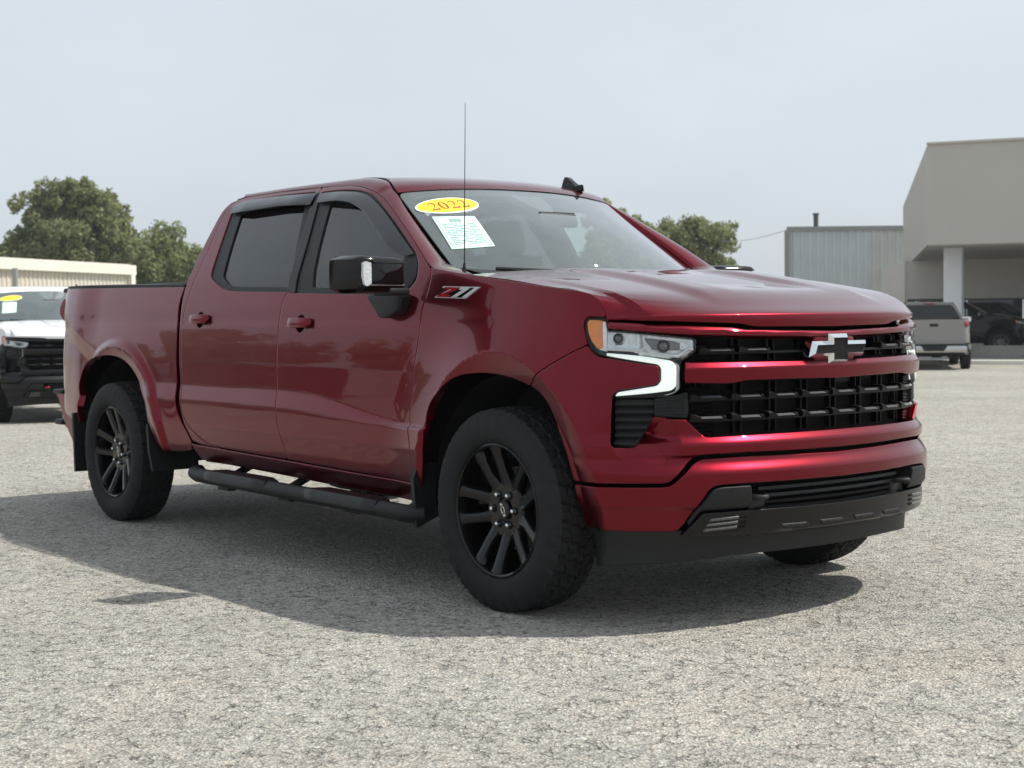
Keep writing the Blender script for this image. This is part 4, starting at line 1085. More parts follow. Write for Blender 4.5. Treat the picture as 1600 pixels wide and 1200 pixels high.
# interior
mb = MB(); mb.box((-.62, 0, 1.24), (.44, 1.58, .22), rotm('Y', 6), .05); mb.box((-.75, -.30, 1.33), (.12, .5, .05), None, .02); mb.box((-.78, 0, 1.27), (.05, .28, .18), None, .02)
mb.build('dashboard', M['dash'], T)
st = MB(); rows = []
for k in range(28):
    t = 2*math.pi*k/28; rows.append([(0.185*math.cos(t)+.013*math.cos(t)*math.cos(q), .185*math.sin(t)+.013*math.sin(t)*math.cos(q), .013*math.sin(q)) for q in np.linspace(0, 2*math.pi, 8)])
Mx = Matrix.Translation((-1.00, .40, 1.275)) @ rotm('Y', -62)
st.grid([[Mx @ Vector(p) for p in r] for r in rows], True); st.tube([Mx @ Vector((-.17, 0, 0)), Mx @ Vector((.17, 0, 0))], .018, 8); st.tube([Mx @ Vector((0, 0, 0)), Mx @ Vector((0, 0, -.4))], .03, 8)
st.build('steering_wheel', M['gloss'], T)
def seat(x, y, w, zt):
    mb = MB(); mb.box((x, y, zt-.42), (.14, w, .62), rotm('Y', -12), .06); mb.box((x+.30, y, 1.02), (.5, w, .16), None, .05)
    o = mb.build('seat', M['seat'], T)
    mb = MB(); mb.box((x-.09, y, zt-.02), (.10, .26, .19), rotm('Y', -10), .045)
    for dy in (-.06, .06): mb.tube([(x-.07, y+dy, zt-.2), (x-.085, y+dy, zt-.06)], .007, 8)
    mb.build('headrest', M['seat'], o)
seat(-1.62, -.41, .54, 1.63); seat(-1.62, .41, .54, 1.63); seat(-2.50, -.43, .6, 1.58); seat(-2.50, .43, .6, 1.58)
HLN = [[roofpt(np.array(a), np.array(b)) + np.array([0, 0, -.035]) for b in np.linspace(.05, .97, 14)] for a in np.linspace(-.97, .97, 9)]
MB().grid(HLN).build('headliner', M['liner2'], T)

# --- running boards and mud flaps
for sg in (1, -1):
    yb = sg*1.005
    mb = MB().tube([(-2.70, sg*.93, .375), (-2.66, sg*.985, .366), (-2.58, yb, .362), (-.62, yb, .345), (-.56, sg*.995, .345), (-.53, sg*.96, .347)], [.030, .037, .038, .038, .037, .030], 18)
    rb_ = mb.build('running_board', M['plastic'], T)
    for x0, x1 in ((-2.45, -1.80), (-1.42, -.80)):
        rows = []
        for t in np.linspace(0, 1, 24):
            x = x0 + (x1-x0)*t; zc = np.interp(x, [-2.58, -.62], [.362, .345]); e = min(1, 8*min(t, 1-t)); w = .035+.020*e
            rows.append([(x, yb-sg*(-w), zc-.008), (x, yb+sg*w*.98, zc+.022), (x, yb+sg*w*.7, zc+.036+.006*e), (x, yb-sg*w*1.2, zc+.036+.006*e), (x, yb-sg*w*1.6, zc+.02)])
        mb = MB().grid(rows); mb.add(rows[0], [(0, 1, 2, 3, 4)]); mb.add(rows[-1], [(0, 1, 2, 3, 4)])
        mb.build('step_pad', M['trim'], rb_)
    for x in (-2.35, -1.72, -1.10, -.66):
        mb = MB().tube([(x, sg*.62, .46), (x, sg*.80, .42), (x+.02, sg*.97, .35)], .022, 8, flat=1.0); mb.box((x+.05, sg*.98, .312), (.12, .05, .02), None, .006)
        mb.build('bracket', M['frame'], rb_)
    mb = MB().prism([(.88, .33), (1.0, .285), (1.01, .50), (.985, .56), (.85, .56)], lambda a, b, d: (-.545+d-.03*(b-.3), sg*a, b), -.012, .012); mb.build('mud_flap', M['plastic'], T)
    mb = MB().prism([(.70, .335), (.985, .335), (1.005, .46), (1.0, .60), (.70, .60)], lambda a, b, d: (-3.19+d-.20*max(0, b-.45), sg*a, b), -.012, .012); mb.build('mud_flap', M['plastic'], T)
    mb = MB().prism([(.70, .255), (1.0, .255), (1.005, .62), (.70, .66)], lambda a, b, d: (-4.27+d-.02*b, sg*a, b), -.012, .012); mb.build('mud_flap', M['plastic'], T)

# --- wheels
def tyre_mesh():
    prof = [(-.108, .268), (-.122, .276), (-.133, .295), (-.1385, .32), (-.1385, .345), (-.134, .372), (-.126, .392), (-.118, .402)]
    tread = [(y, .4085 + .0095*(1-(abs(y)/.118)**2.6)) for y in np.linspace(-.113, .113, 46)]
    P = np.array(prof + tread + [(-a, b) for a, b in reversed(prof)])
    nT = 432; th = np.arange(nT)*2*np.pi/nT
    y = np.tile(P[:, 0], (nT, 1)); r = np.tile(P[:, 1], (nT, 1)); TH = np.tile(th[:, None], (1, len(P)))
    u = TH*nT/(2*np.pi)
    def tri(q): return np.abs((q % 1)-.5)*4-1
    g = np.zeros_like(r)
    zz = tri(u/12)
    for yc, am, w in ((-.066, .009, .0055), (.066, -.009, .0055), (-.021, .011, .004), (.021, -.011, .004)):
        g = np.maximum(g, sstep(w, w*.35, np.abs(y-yc-am*zz)))
    rows_ = ((-.2, -.066, 0., 12., .16), (-.066, -.021, .35, 12., .14), (-.021, .021, .6, 12., .13), (.021, .066, .15, 12., .14), (.066, .2, .5, 12., .16))
    for a, b, ph, per, wd in rows_:
        inr = (y >= a) & (y < b)
        q = ((u/per + ph + 3.2*(y-(a+b)/2)*(1 if a < 0 else -1)) % 1)
        gg = np.where((q < wd) | (q > 1-.04), 1.0, 0.0)
        q2 = ((u/per + ph + .5) % 1); sipe = np.where((q2 < .05), .45, 0.)
        g = np.where(inr, np.maximum(g, np.maximum(gg, sipe)), g)
    onT = sstep(.386, .399, r)
    r = r - .0105*g*onT*(1-.6*sstep(.095, .118, np.abs(y)))
    ylug = np.where((np.abs(y) > .115) & (r > .365) & (r < .41), 1, 0)
    y = y - np.sign(y)*.0022*ylug*np.where(((u/12) % 1) < .42, 1, 0)
    # lettering-like raised ribs on the sidewall
    rr = np.where((np.abs(P[:, 1]-.345) < .001), 1, 0)
    r = np.where(r > .3, r, r)
    y = np.where(y > 0, y*.77, y)
    V = np.stack([r*np.cos(TH), y, r*np.sin(TH)], -1)
    V[..., 2] = np.where(V[..., 2] < -.4105, -.4105, V[..., 2])
    return V
TV = tyre_mesh()
def wheel(loc, ang, out):
    """out -1: outer face towards -y"""
    hub = MB()
    hub.lathe([(-.112, .273), (-.121, .272), (-.124, .266), (-.119, .2585), (-.104, .254), (-.06, .247), (.02, .235), (.11, .238), (.118, .262), (.11, .270)], 72)
    def spoke(a0, a1, sep0, sep1):
        V = []; rows = []
        for r_, yo, hw, off_, dp in ((.070, -.068, .036, sep0, .05), (.105, -.074, .031, sep0, .045), (.15, -.088, .0275, sep0+(sep1-sep0)*.4, .040), (.21, -.103, .0275, sep0+(sep1-sep0)*.75, .034), (.244, -.112, .032, sep1, .030), (.2605, -.117, .041, sep1+.003, .028)):
            ca, sa = math.cos(a0), math.sin(a0)
            def pt(t, y): 
                l = off_ + t; return (r_*ca - l*sa, y, r_*sa + l*ca)
            rows.append([pt(-hw, yo+dp), pt(-hw, yo+.016), pt(-hw*.70, yo+.003), pt(-hw*.25, yo), pt(hw*.25, yo), pt(hw*.70, yo+.003), pt(hw, yo+.016), pt(hw, yo+dp)])
        hub.grid(rows)
        hub.grid([[r[0], r[-1]] for r in rows])
    for k in range(5):
        a = ang + k*2*math.pi/5
        for s_ in (-1, 1): spoke(a, 0, s_*.037, s_*.060)
    hub.lathe([(-.02, .001), (-.02, .116), (-.062, .118), (-.071, .110), (-.072, .052), (-.066, .046), (-.066, .036)], 40)
    hub.lathe([(-.06, .041), (-.080, .040), (-.083, .036), (-.083, .001)], 30)
    def place(o):
        return o
    def fin_(mb, name, m, par, sm=35):
        V = [(x, y*(-out), z) for x, y, z in mb.v] if out > 0 else mb.v
        mb.v = V; o = mb.build(name, m, par, sm); return o
    w = fin_(hub, 'wheel', M['rim'], T); w.location = loc
    tb = MB(); tb.grid([[tuple(p) for p in r] for r in TV], True); fin_(tb, 'tyre', M['tyre'], w, 35)
    for k in range(6):
        a = ang + R(12) + k*math.pi/3; cx, cz = .0685*math.cos(a), .0685*math.sin(a)
        lb = MB().lathe([(-.060, .0105), (-.082, .0105), (-.092, .0085), (-.096, .004), (-.0965, .0005)], 10, c=(cx, 0, cz)); fin_(lb, 'lug_nut', M['chrome'], w)
        fin_(MB().lathe([(-.0722, .0175), (-.0725, .0005)], 14, c=(cx, 0, cz)), 'lug_pocket', M['dark'], w)
    # cap emblem outline
    eb = MB(); ca, sa = math.cos(ang+R(8)), math.sin(ang+R(8))
    o2 = [(a*.17, b*.20) for a, b in by]; i2 = [(a*.135, b*.125) for a, b in by]
    def ep(q, y): return (q[0]*ca-q[1]*sa, y, q[0]*sa+q[1]*ca)
    V = [ep(q, -.0838) for q in o2] + [ep(q, -.0838) for q in i2]
    eb.add(V, [(i, (i+1) % 12, 12+(i+1) % 12, 12+i) for i in range(12)]); fin_(eb, 'cap_emblem', M['chrome'], w, 0)
    bd = MB().lathe([(-.01, .05), (-.01, .17), (.012, .17), (.012, .05)], 40); bd.box((.12, -.005, .09), (.12, .06, .14), None, .02); fin_(bd, 'brake_disc', M['steel'], w)
    return w
wheel((0, -.862, .4105), R(108), -1)
wheel((-3.745, -.862, .4105), R(96), -1)
wheel((0, .862, .4105), R(60), 1)
wheel((-3.745, .862, .4105), R(20), 1)
# ---------------------------------------------------------------- ground
def gz(x, y):
    d = np.hypot(np.asarray(x, float)+1.5, np.asarray(y, float))
    e = np.hypot(x-4.8, y+4.7)
    return hermite([8, 14, 22, 34, 48], [0, -.17, -.27, -.34, -.40], d)*sstep(-8, 6, (x*-.55+y*.5))
def ground():
    xs = np.r_[np.linspace(-400, -80, 17)[:-1], np.linspace(-80, 30, 90), np.linspace(30, 200, 12)[1:]]
    ys = np.r_[np.linspace(-200, -30, 12)[:-1], np.linspace(-30, 80, 90), np.linspace(80, 400, 17)[1:]]
    X, Y = np.meshgrid(xs, ys, indexing='ij'); Z = gz(X, Y)
    mb = MB().grid([[(X[i, j], Y[i, j], Z[i, j]) for j in range(len(ys))] for i in range(len(xs))])
    return mb
def asphalt():
    m = bpy.data.materials.new('weathered asphalt'); m.use_nodes = True; N, L = nt(m); b = N['Principled BSDF']
    b.inputs['Roughness'].default_value = .88; b.inputs['Specular IOR Level'].default_value = .3
    tc = N.new('ShaderNodeTexCoord')
    def noise(sc, det=5, ro=.55):
        n = N.new('ShaderNodeTexNoise'); n.inputs['Scale'].default_value = sc; n.inputs['Detail'].default_value = det; n.inputs['Roughness'].default_value = ro
        L.new(tc.outputs['Object'], n.inputs['Vector']); return n
    def vor(sc, feat='F1'):
        v = N.new('ShaderNodeTexVoronoi'); v.inputs['Scale'].default_value = sc; v.feature = feat
        return v
    def rng(src, a, c, d, e):
        r = N.new('ShaderNodeMapRange'); r.inputs[1].default_value = a; r.inputs[2].default_value = c; r.inputs[3].default_value = d; r.inputs[4].default_value = e
        L.new(src, r.inputs[0]); return r.outputs[0]
    def mth(op, a, b_):
        q = N.new('ShaderNodeMath'); q.operation = op
        for i, s in enumerate((a, b_)):
            if isinstance(s, (int, float)): q.inputs[i].default_value = s
            else: L.new(s, q.inputs[i])
        return q.outputs[0]
    warp = noise(40, 2)
    wv = N.new('ShaderNodeVectorMath'); wv.operation = 'MULTIPLY_ADD'; wv.inputs[1].default_value = (.012, .012, .012)
    L.new(warp.outputs['Color'], wv.inputs[0]); L.new(tc.outputs['Object'], wv.inputs[2])
    st = vor(76); L.new(wv.outputs[0], st.inputs['Vector'])       # stones ~ 1 cm
    st2 = vor(130); L.new(wv.outputs[0], st2.inputs['Vector'])
    big = noise(.35, 4); mid = noise(2.2, 6, .65); fine = noise(24, 5, .72)
    # stone tint
    ramp = N.new('ShaderNodeValToRGB'); L.new(st.outputs['Color'], ramp.inputs[0])
    e = ramp.color_ramp.elements
    e[0].position = 0; e[0].color = (.26, .25, .225, 1); e[1].position = 1; e[1].color = (.84, .81, .73, 1)
    for p_, c_ in ((.3, (.44, .43, .39, 1)), (.55, (.55, .535, .48, 1)), (.75, (.58, .525, .455, 1)), (.9, (.69, .68, .63, 1))):
        q = e.new(p_); q.color = c_
    val = mth('MULTIPLY', rng(mid.outputs[0], .3, .72, .88, 1.10), rng(big.outputs[0], .3, .7, .88, 1.09))
    val = mth('MULTIPLY', val, rng(fine.outputs[0], .30, .70, .82, 1.14))
    pits = rng(fine.outputs[0], .33, .44, .45, 1.0)
    val = mth('MULTIPLY', mth('MULTIPLY', val, pits), .92)
    gap = rng(st.outputs['Distance'], .25, .62, 1.03, .72); val = mth('MULTIPLY', val, gap)
    # hairline cracks
    cw = noise(1.3, 4); cv = N.new('ShaderNodeVectorMath'); cv.operation = 'MULTIPLY_ADD'; cv.inputs[1].default_value = (.5, .5, 0)
    L.new(cw.outputs['Color'], cv.inputs[0]); L.new(tc.outputs['Object'], cv.inputs[2])
    cr = vor(.9, 'DISTANCE_TO_EDGE'); L.new(cv.outputs[0], cr.inputs['Vector'])
    crk = rng(cr.outputs['Distance'], .001, .006, 0, 1)
    brk = rng(noise(1.7, 3).outputs[0], .56, .64, 1, 0)
    crk = mth('MAXIMUM', crk, brk)
    val = mth('MULTIPLY', val, rng(crk, 0, 1, .72, 1))
    # short curved crevices between the stones
    w3 = noise(12, 4, .65); v3 = N.new('ShaderNodeVectorMath'); v3.operation = 'MULTIPLY_ADD'; v3.inputs[1].default_value = (.10, .10, 0)
    L.new(w3.outputs['Color'], v3.inputs[0]); L.new(tc.outputs['Object'], v3.inputs[2])
    c3 = vor(19, 'DISTANCE_TO_EDGE'); L.new(v3.outputs[0], c3.inputs['Vector'])
    crv = mth('MAXIMUM', rng(c3.outputs['Distance'], .012, .075, 0, 1), rng(noise(11, 3).outputs[0], .50, .58, 1, 0))
    val = mth('MULTIPLY', val, rng(crv, 0, 1, .72, 1.0))
    vm = N.new('ShaderNodeVectorMath'); vm.operation = 'SCALE'; L.new(ramp.outputs[0], vm.inputs[0]); L.new(val, vm.inputs['Scale'])
    # pinkish / sandy patches
    mx = N.new('ShaderNodeMix'); mx.data_type = 'RGBA'; mx.blend_type = 'MULTIPLY'; L.new(rng(noise(.8, 3).outputs[0], .45, .70, 0, .45), mx.inputs[0])
    L.new(vm.outputs[0], mx.inputs[6]); mx.inputs[7].default_value = (1.05, .985, .92, 1); L.new(mx.outputs[2], b.inputs['Base Color'])
    h = mth('ADD', mth('MULTIPLY', rng(st.outputs['Distance'], 0, .75, 1, 0), .55), mth('MULTIPLY', fine.outputs[0], 1.3))
    h = mth('ADD', h, mth('MULTIPLY', rng(st2.outputs['Distance'], 0, .7, 1, 0), .25))
    h = mth('ADD', h, mth('MULTIPLY', crk, .5)); h = mth('ADD', h, mth('MULTIPLY', crv, .9)); h = mth('ADD', h, mth('MULTIPLY', mid.outputs[0], .9))
    bp = N.new('ShaderNodeBump'); bp.inputs['Strength'].default_value = .85; bp.inputs['Distance'].default_value = .018
    L.new(h, bp.inputs['Height']); L.new(bp.outputs[0], b.inputs['Normal'])
    return m
GND = struct(ground().build('ground', asphalt(), None, 60))

# ---------------------------------------------------------------- background materials
B = dict(
    beige=mat('beige stucco', (.47, .45, .41), .9, 0, 0, .2, .03, .6, .3, 60),
    joint=mat('joint shadow gap', (.12, .115, .105), .9),
    beige2=mat('tan stucco', (.50, .475, .425), .9, 0, 0, .2, .05, 2, .3, 60),
    soffit=mat('soffit board', (.45, .43, .385), .9, 0, 0, .2, .06, 1.5),
    column=mat('white painted column', (.72, .74, .76), .6, 0, 0, .3, .04, 3),
    cream=mat('cream metal siding', (.57, .54, .455), .55, 0, 0, .4, .06, .6),
    creamtrim=mat('cream metal trim', (.68, .655, .58), .5, 0, 0, .4, .05, 2),
    galv=mat('grey metal siding', (.50, .525, .505), .5, .0, 0, .4, .12, .5),
    galv2=mat('bluish metal siding', (.50, .54, .56), .5, .0, 0, .4, .08, .5),
    galvtrim=mat('grey metal trim', (.25, .26, .25), .5),
    winframe=mat('dark window frame', (.03, .03, .03), .5),
    winglass=mat('dark shop glass', (.012, .014, .014), .06, 0, .5, .6),
    concrete=mat('concrete', (.36, .35, .32), .9, 0, 0, .2, .12, 2, .3, 80),
    concrete2=mat('worn drive concrete', (.27, .265, .25), .9, 0, 0, .2, .12, 1, .3, 80),
    pipe=mat('dark flue', (.05, .05, .05), .6),
    cable=mat('cable', (.28, .28, .29), .7),
    bark=mat('bark', (.075, .06, .045), .9, 0, 0, .2, .3, 6, .5, 30),
)
def leafmat(name, c0, c1):
    m = bpy.data.materials.new(name); m.use_nodes = True; N, L = nt(m); b = N['Principled BSDF']
    b.inputs['Roughness'].default_value = .6; b.inputs['Specular IOR Level'].default_value = .3
    g = N.new('ShaderNodeNewGeometry'); tc = N.new('ShaderNodeTexCoord')
    n = N.new('ShaderNodeTexNoise'); n.inputs['Scale'].default_value = .35; n.inputs['Detail'].default_value = 3; L.new(tc.outputs['Object'], n.inputs['Vector'])
    ad = N.new('ShaderNodeMath'); ad.operation = 'ADD'
    m1 = N.new('ShaderNodeMath'); m1.operation = 'MULTIPLY'; m1.inputs[1].default_value = .55; L.new(g.outputs['Random Per Island'], m1.inputs[0])
    m2 = N.new('ShaderNodeMath'); m2.operation = 'MULTIPLY'; m2.inputs[1].default_value = .6; L.new(n.outputs[0], m2.inputs[0])
    L.new(m1.outputs[0], ad.inputs[0]); L.new(m2.outputs[0], ad.inputs[1])
    r = N.new('ShaderNodeValToRGB'); r.color_ramp.elements[0].color = (*c0, 1); r.color_ramp.elements[0].position = .15; r.color_ramp.elements[1].color = (*c1, 1); r.color_ramp.elements[1].position = .85
    L.new(ad.outputs[0], r.inputs[0])
    tr = N.new('ShaderNodeBsdfTranslucent'); mx = N.new('ShaderNodeMixShader'); mx.inputs[0].default_value = .4
    L.new(r.outputs[0], b.inputs['Base Color']); L.new(r.outputs[0], tr.inputs[0])
    o = N['Material Output']; L.new(b.outputs[0], mx.inputs[1]); L.new(tr.outputs[0], mx.inputs[2]); L.new(mx.outputs[0], o.inputs[0])
    return m
LEAF = [leafmat('olive leaves', (.125, .145, .068), (.25, .28, .12)), leafmat('green leaves', (.125, .158, .064), (.26, .31, .12)), leafmat('dull leaves', (.115, .14, .072), (.22, .25, .125))]

def ribbed(name, a, b, z0, z1, m, parent, pitch, depth, n_rib=1):
    """one metal sheet between plan points a and b with raised ribs"""
    a, b = Vector((*a, 0)), Vector((*b, 0)); d = b-a; L_ = d.length; t = d/L_; nrm = Vector((t.y, -t.x, 0))
    pts = []
    k = max(1, round(L_/pitch)); p = L_/k
    for i in range(k):
        for f_, o_ in ((0, 0), (.62, 0), (.70, depth), (.92, depth), (1.0, 0)):
            pts.append(a + t*(i+f_)*p + nrm*o_)
    mb = MB().grid([[(q.x, q.y, z0), (q.x, q.y, z1)] for q in pts])
    return mb.build(name, m, parent, 20)
def slab(a, b, z0, z1, th, name, m, parent, bev=0):
    a, b = Vector((*a, 0)), Vector((*b, 0)); d = b-a; ang = math.atan2(d.y, d.x); c = (a+b)/2
    return MB().box((c.x, c.y, (z0+z1)/2), (d.length, th, z1-z0), Matrix.Rotation(ang, 4, 'Z'), bev).build(name, m, parent, 30)
def lerp2(a, b, t): return (a[0]+(b[0]-a[0])*t, a[1]+(b[1]-a[1])*t)

# --- cream shed on the left
cs = thing('metal_shed', 'long low cream metal-sided building behind the white pickup', 'building', (-63, 23, -.4))
def rel(o, m):                            # keep world coordinates under a moved thing
    for ch in o.children: ch.location = -Vector(o.location)
A_, B_ = (-57.2, 6.0), (-69.0, 29.0)
A_ = (-52.0, 6.0); B_ = (-67.75, 27.86)
dirv = Vector((B_[0]-A_[0], B_[1]-A_[1], 0)).normalized(); nv = Vector((dirv.y, -dirv.x, 0))
nP = 26
for k in range(nP): ribbed('wall_panel', lerp2(A_, B_, k/nP), lerp2(A_, B_, (k+1)/nP), -.5, 3.55, B['cream'], cs, .36, .05)
ro = Vector((0, 0, 0)) + nv*.12
slab((A_[0]+ro.x, A_[1]+ro.y), (B_[0]+ro.x+dirv.x*.3, B_[1]+ro.y+dirv.y*.3), 3.50, 3.98, .28, 'eave_trim', B['creamtrim'], cs)
bk_ = -nv*18
P4 = [Vector((*A_, 3.9)) + nv*.1, Vector((*B_, 3.9)) + nv*.1, Vector((*B_, 3.9)) + bk_, Vector((*A_, 3.9)) + bk_]
mb = MB(); mb.add([p for p in P4] + [p + Vector((0, 0, .12)) + (-nv*0) for p in P4], [(0, 1, 2, 3), (4, 5, 6, 7), (0, 1, 5, 4), (1, 2, 6, 5), (2, 3, 7, 6), (3, 0, 4, 7)]); mb.build('roof', B['creamtrim'], cs, 0)
e2 = (B_[0]+bk_.x, B_[1]+bk_.y)
for k in range(18): ribbed('wall_panel', lerp2(B_, e2, k/18), lerp2(B_, e2, (k+1)/18), -.5, 3.9, B['cream'], cs, .33, .05)
e3 = (A_[0]+bk_.x, A_[1]+bk_.y)
for k in range(18): ribbed('wall_panel', lerp2(e3, A_, k/18), lerp2(e3, A_, (k+1)/18), -.5, 3.9, B['cream'], cs, .33, .05)
MB().tube([(-60.1, 19.2, -.4), (-60.1, 19.2, 3.5)], .13, 8).build('downspout', B['galvtrim'], cs)
MB().box((B_[0]+nv.x*.06, B_[1]+nv.y*.06, 1.5), (.4, .4, 4.1), Matrix.Rotation(math.atan2(dirv.y, dirv.x), 4, 'Z')).build('corner_trim', B['creamtrim'], cs)
rel(cs, 0)

# --- grey corrugated hall on the right
gs_ = thing('metal_hall', 'grey corrugated metal hall beside the beige portico', 'building', (-47, 59, -.4))
GL_, GR_ = (-49.17, 56.48), (-43.5, 63.7)
for k in range(11): ribbed('wall_panel', lerp2(GL_, GR_, k/11), lerp2(GL_, GR_, (k+1)/11), -.5, 5.55, B['galv2'] if k < 5 else B['galv'], gs_, .42, .07)
slab(lerp2(GL_, GR_, -.005), GR_, 5.52, 5.74, .3, 'eave_trim', B['galvtrim'], gs_)
gd = Vector((GR_[0]-GL_[0], GR_[1]-GL_[1], 0)).normalized(); gn = Vector((-.585, .811, 0))
ge = (GL_[0]+gn.x*16, GL_[1]+gn.y*16)
for k in range(16): ribbed('wall_panel', lerp2(ge, GL_, k/16), lerp2(ge, GL_, (k+1)/16), -.5, 5.6, B['galv'], gs_, .5, .05)
mb = MB(); q4 = [Vector((*GL_, 5.7)), Vector((*GR_, 5.7)), Vector((*GR_, 5.7))+gn*16, Vector((*GL_, 5.7))+gn*16]; mb.add(q4, [(0, 1, 2, 3)]); mb.build('roof', B['galvtrim'], gs_, 0)
mb = MB().tube([(-48.9, 58.4, 5.6), (-48.9, 58.4, 6.42)], .13, 10); mb.lathe([(6.40, .001), (6.40, .17), (6.50, .17), (6.52, .001)], 12, 'Z', (-48.9, 58.4, 0)); mb.build('flue', B['pipe'], gs_)
MB().box((GL_[0]-gd.x*.05-gn.x*.08, GL_[1]-gd.y*.05-gn.y*.08, 2.5), (.22, .22, 6.1), Matrix.Rotation(math.atan2(gd.y, gd.x), 4, 'Z')).build('corner_trim', B['galvtrim'], gs_)
rel(gs_, 0)

# --- beige showroom with portico
sh = thing('showroom', 'beige stucco showroom with deep boxed portico on a white column', 'building', (-28, 42, -.4))
N_, F_, R_ = (-24.9, 35.55), (-42.9, 57.95), (-12.5, 42.26)
fd = Vector((R_[0]-N_[0], R_[1]-N_[1], 0)).normalized(); ld = Vector((F_[0]-N_[0], F_[1]-N_[1], 0)).normalized()
Z0, Z1 = 3.27, 6.47
def quadprism(pts, z0, z1, name, m, par):
    return MB().prism([(p[0], p[1]) for p in pts], lambda a, b, d: (a, b, d), z0, z1).build(name, m, par, 20)
Bk = (F_[0]+fd.x*14, F_[1]+fd.y*14)
quadprism([N_, R_, Bk, F_], Z0+.03, Z1, 'portico', B['beige'], sh)
for q in (quadprism([(N_[0]+.1*fd.x+.1*ld.x, N_[1]+.1*fd.y+.1*ld.y), R_, Bk, (F_[0]+.1*fd.x, F_[1]+.1*fd.y)], Z0, Z0+.029, 'soffit', B['soffit'], sh),): pass
slab((N_[0]-.02*fd.x, N_[1]-.02*fd.y), R_, Z1-.005, Z1+.06, .16, 'parapet_cap', B['beige2'], sh)
MB().box((-25.55, 37.85, 1.45), (.58, .58, 3.66), Matrix.Rotation(math.atan2(fd.y, fd.x), 4, 'Z'), .02).build('column', B['column'], sh)
cx2 = Vector((-25.55, 37.85, 0)) + fd*8.5
MB().box((cx2.x, cx2.y, 1.45), (.58, .58, 3.66), Matrix.Rotation(math.atan2(fd.y, fd.x), 4, 'Z'), .02).build('column', B['column'], sh)
w1, w2 = (-34.0, 46.6), (-8.0, 60.5)
slab(w1, w2, 1.72, Z0-.004, .3, 'wall', B['beige2'], sh); slab(w1, w2, -.5, .25, .3, 'wall', B['beige2'], sh)
slab((-41.3, 54.5), w1, -.5, Z0-.004, .28, 'wall', B['beige2'], sh)
wd = Vector((w2[0]-w1[0], w2[1]-w1[1], 0)).normalized()
nW = 13
for k in range(nW):
    a, b = lerp2(w1, w2, (k+.03)/nW), lerp2(w1, w2, (k+.97)/nW)
    fr = slab(lerp2(w1, w2, k/nW), lerp2(w1, w2, (k+1)/nW), 1.64, 1.715, .2, 'window', B['winframe'], sh)
    slab(a, b, .26, 1.64, .06, 'pane', B['winglass'], fr)
    slab(lerp2(w1, w2, (k-.012)/nW), lerp2(w1, w2, (k+.012)/nW), .26, 1.64, .14, 'mullion', B['winframe'], fr)
rel(sh, 0)
# low wall, kerb, drive
lw = slab((-26.2, 38.35), (-12, 45.6), -.45, .05, .25, 'low_wall', B['concrete'], None); tag(lw, 'low concrete wall in front of the black pickup under the portico', 'wall')
kb = Vector((-20.5, 34.2, 0)); 
kd = fd
struct(slab((-34.0, 27.2), (-8.0, 40.9), -.45, -.24, .5, 'kerb', B['creamtrim'], None, .03))
pv = MB().prism([(-33.8, 27.6), (-7.8, 41.3), (-20, 62), (-46, 50)], lambda a, b, d: (a, b, d), -.36, -.30).build('pavement', B['concrete2'], None, 0); struct(pv)

# --- trees
def tree(name, label, x, y, h, crown, n, leaf, m, seed, group=None, z0=-.4, trunk_r=.35):
    rg = np.random.default_rng(seed)
    t = thing(name, label, 'tree', (x, y, z0), 0, group)
    mb = MB().tube([(0, 0, -.3), (.1, .05, h*.2), (.0, .15, h*.42), (.15, .1, h*.7)], [trunk_r*1.25, trunk_r, trunk_r*.75, trunk_r*.25], 9)
    for (cx, cy, cz, r) in crown:
        mb.tube([(0, .1, h*.25+.1*cz), (cx*.5, cy*.5, h*.25+.45*(cz-h*.25)), (cx*.9, cy*.9, cz)], [trunk_r*.5, trunk_r*.3, .04], 6)
    mb.build('trunk', B['bark'], t)
    tops = max(c[2]+c[3]*1.05 for c in crown); crown = [(c[0], c[1], c[2]*h/tops, c[3]*h/tops) for c in crown]
    wts = np.array([c[3]**2 for c in crown]); wts = wts/wts.sum()
    # clumps inside every blob
    cl = []
    for c in crown:
        for _ in range(30):
            d = rg.normal(size=3); d /= np.linalg.norm(d); rr = c[3]*rg.uniform(.25, 1.0)
            cl.append((c[0]+d[0]*rr, c[1]+d[1]*rr, max(1.2, c[2]+d[2]*rr*.9), c[3]*rg.uniform(.20, .40)))
    cl = np.array(cl); w2_ = cl[:, 3]**2; w2_ /= w2_.sum()
    idx = rg.choice(len(cl), n, p=w2_)
    d = rg.normal(size=(n, 3)); d /= np.linalg.norm(d, axis=1)[:, None]
    P = cl[idx, :3] + d*(cl[idx, 3]*rg.uniform(.2, 1.0, n)**.5)[:, None]
    # leaves face outwards from their clump, with scatter
    nn_ = d + rg.normal(size=(n, 3))*.7; nn_ /= np.linalg.norm(nn_, axis=1)[:, None]
    a = np.cross(nn_, rg.normal(size=(n, 3))); a /= np.linalg.norm(a, axis=1)[:, None]; b = np.cross(nn_, a)
    s = leaf*rg.uniform(.5, 1.3, n)[:, None]
    Q = np.stack([P-a*s, P+b*s*.6, P+a*s, P-b*s*.6], 1).reshape(-1, 3)
    me = bpy.data.meshes.new('crown'); me.from_pydata(Q.tolist(), [], np.arange(4*n).reshape(-1, 4).tolist()); me.update()
    link('crown', me, t, m)
    return t
def blobs(seed, w, h, n, base=.3):
    rg = random.Random(seed); out = []
    for k in range(n):
        zf_ = base + (1-base)*(k+.5)/n*.92
        sp = w*.5*math.sin(math.pi*min(.92, .22+.78*(1-(zf_-base)/(1-base)*.75)))*.8
        an = rg.uniform(0, 6.28)
        out.append((sp*math.cos(an)*rg.uniform(.35, 1), sp*math.sin(an)*rg.uniform(.35, 1), h*zf_, w*.5*rg.uniform(.46, .68)))
    return out
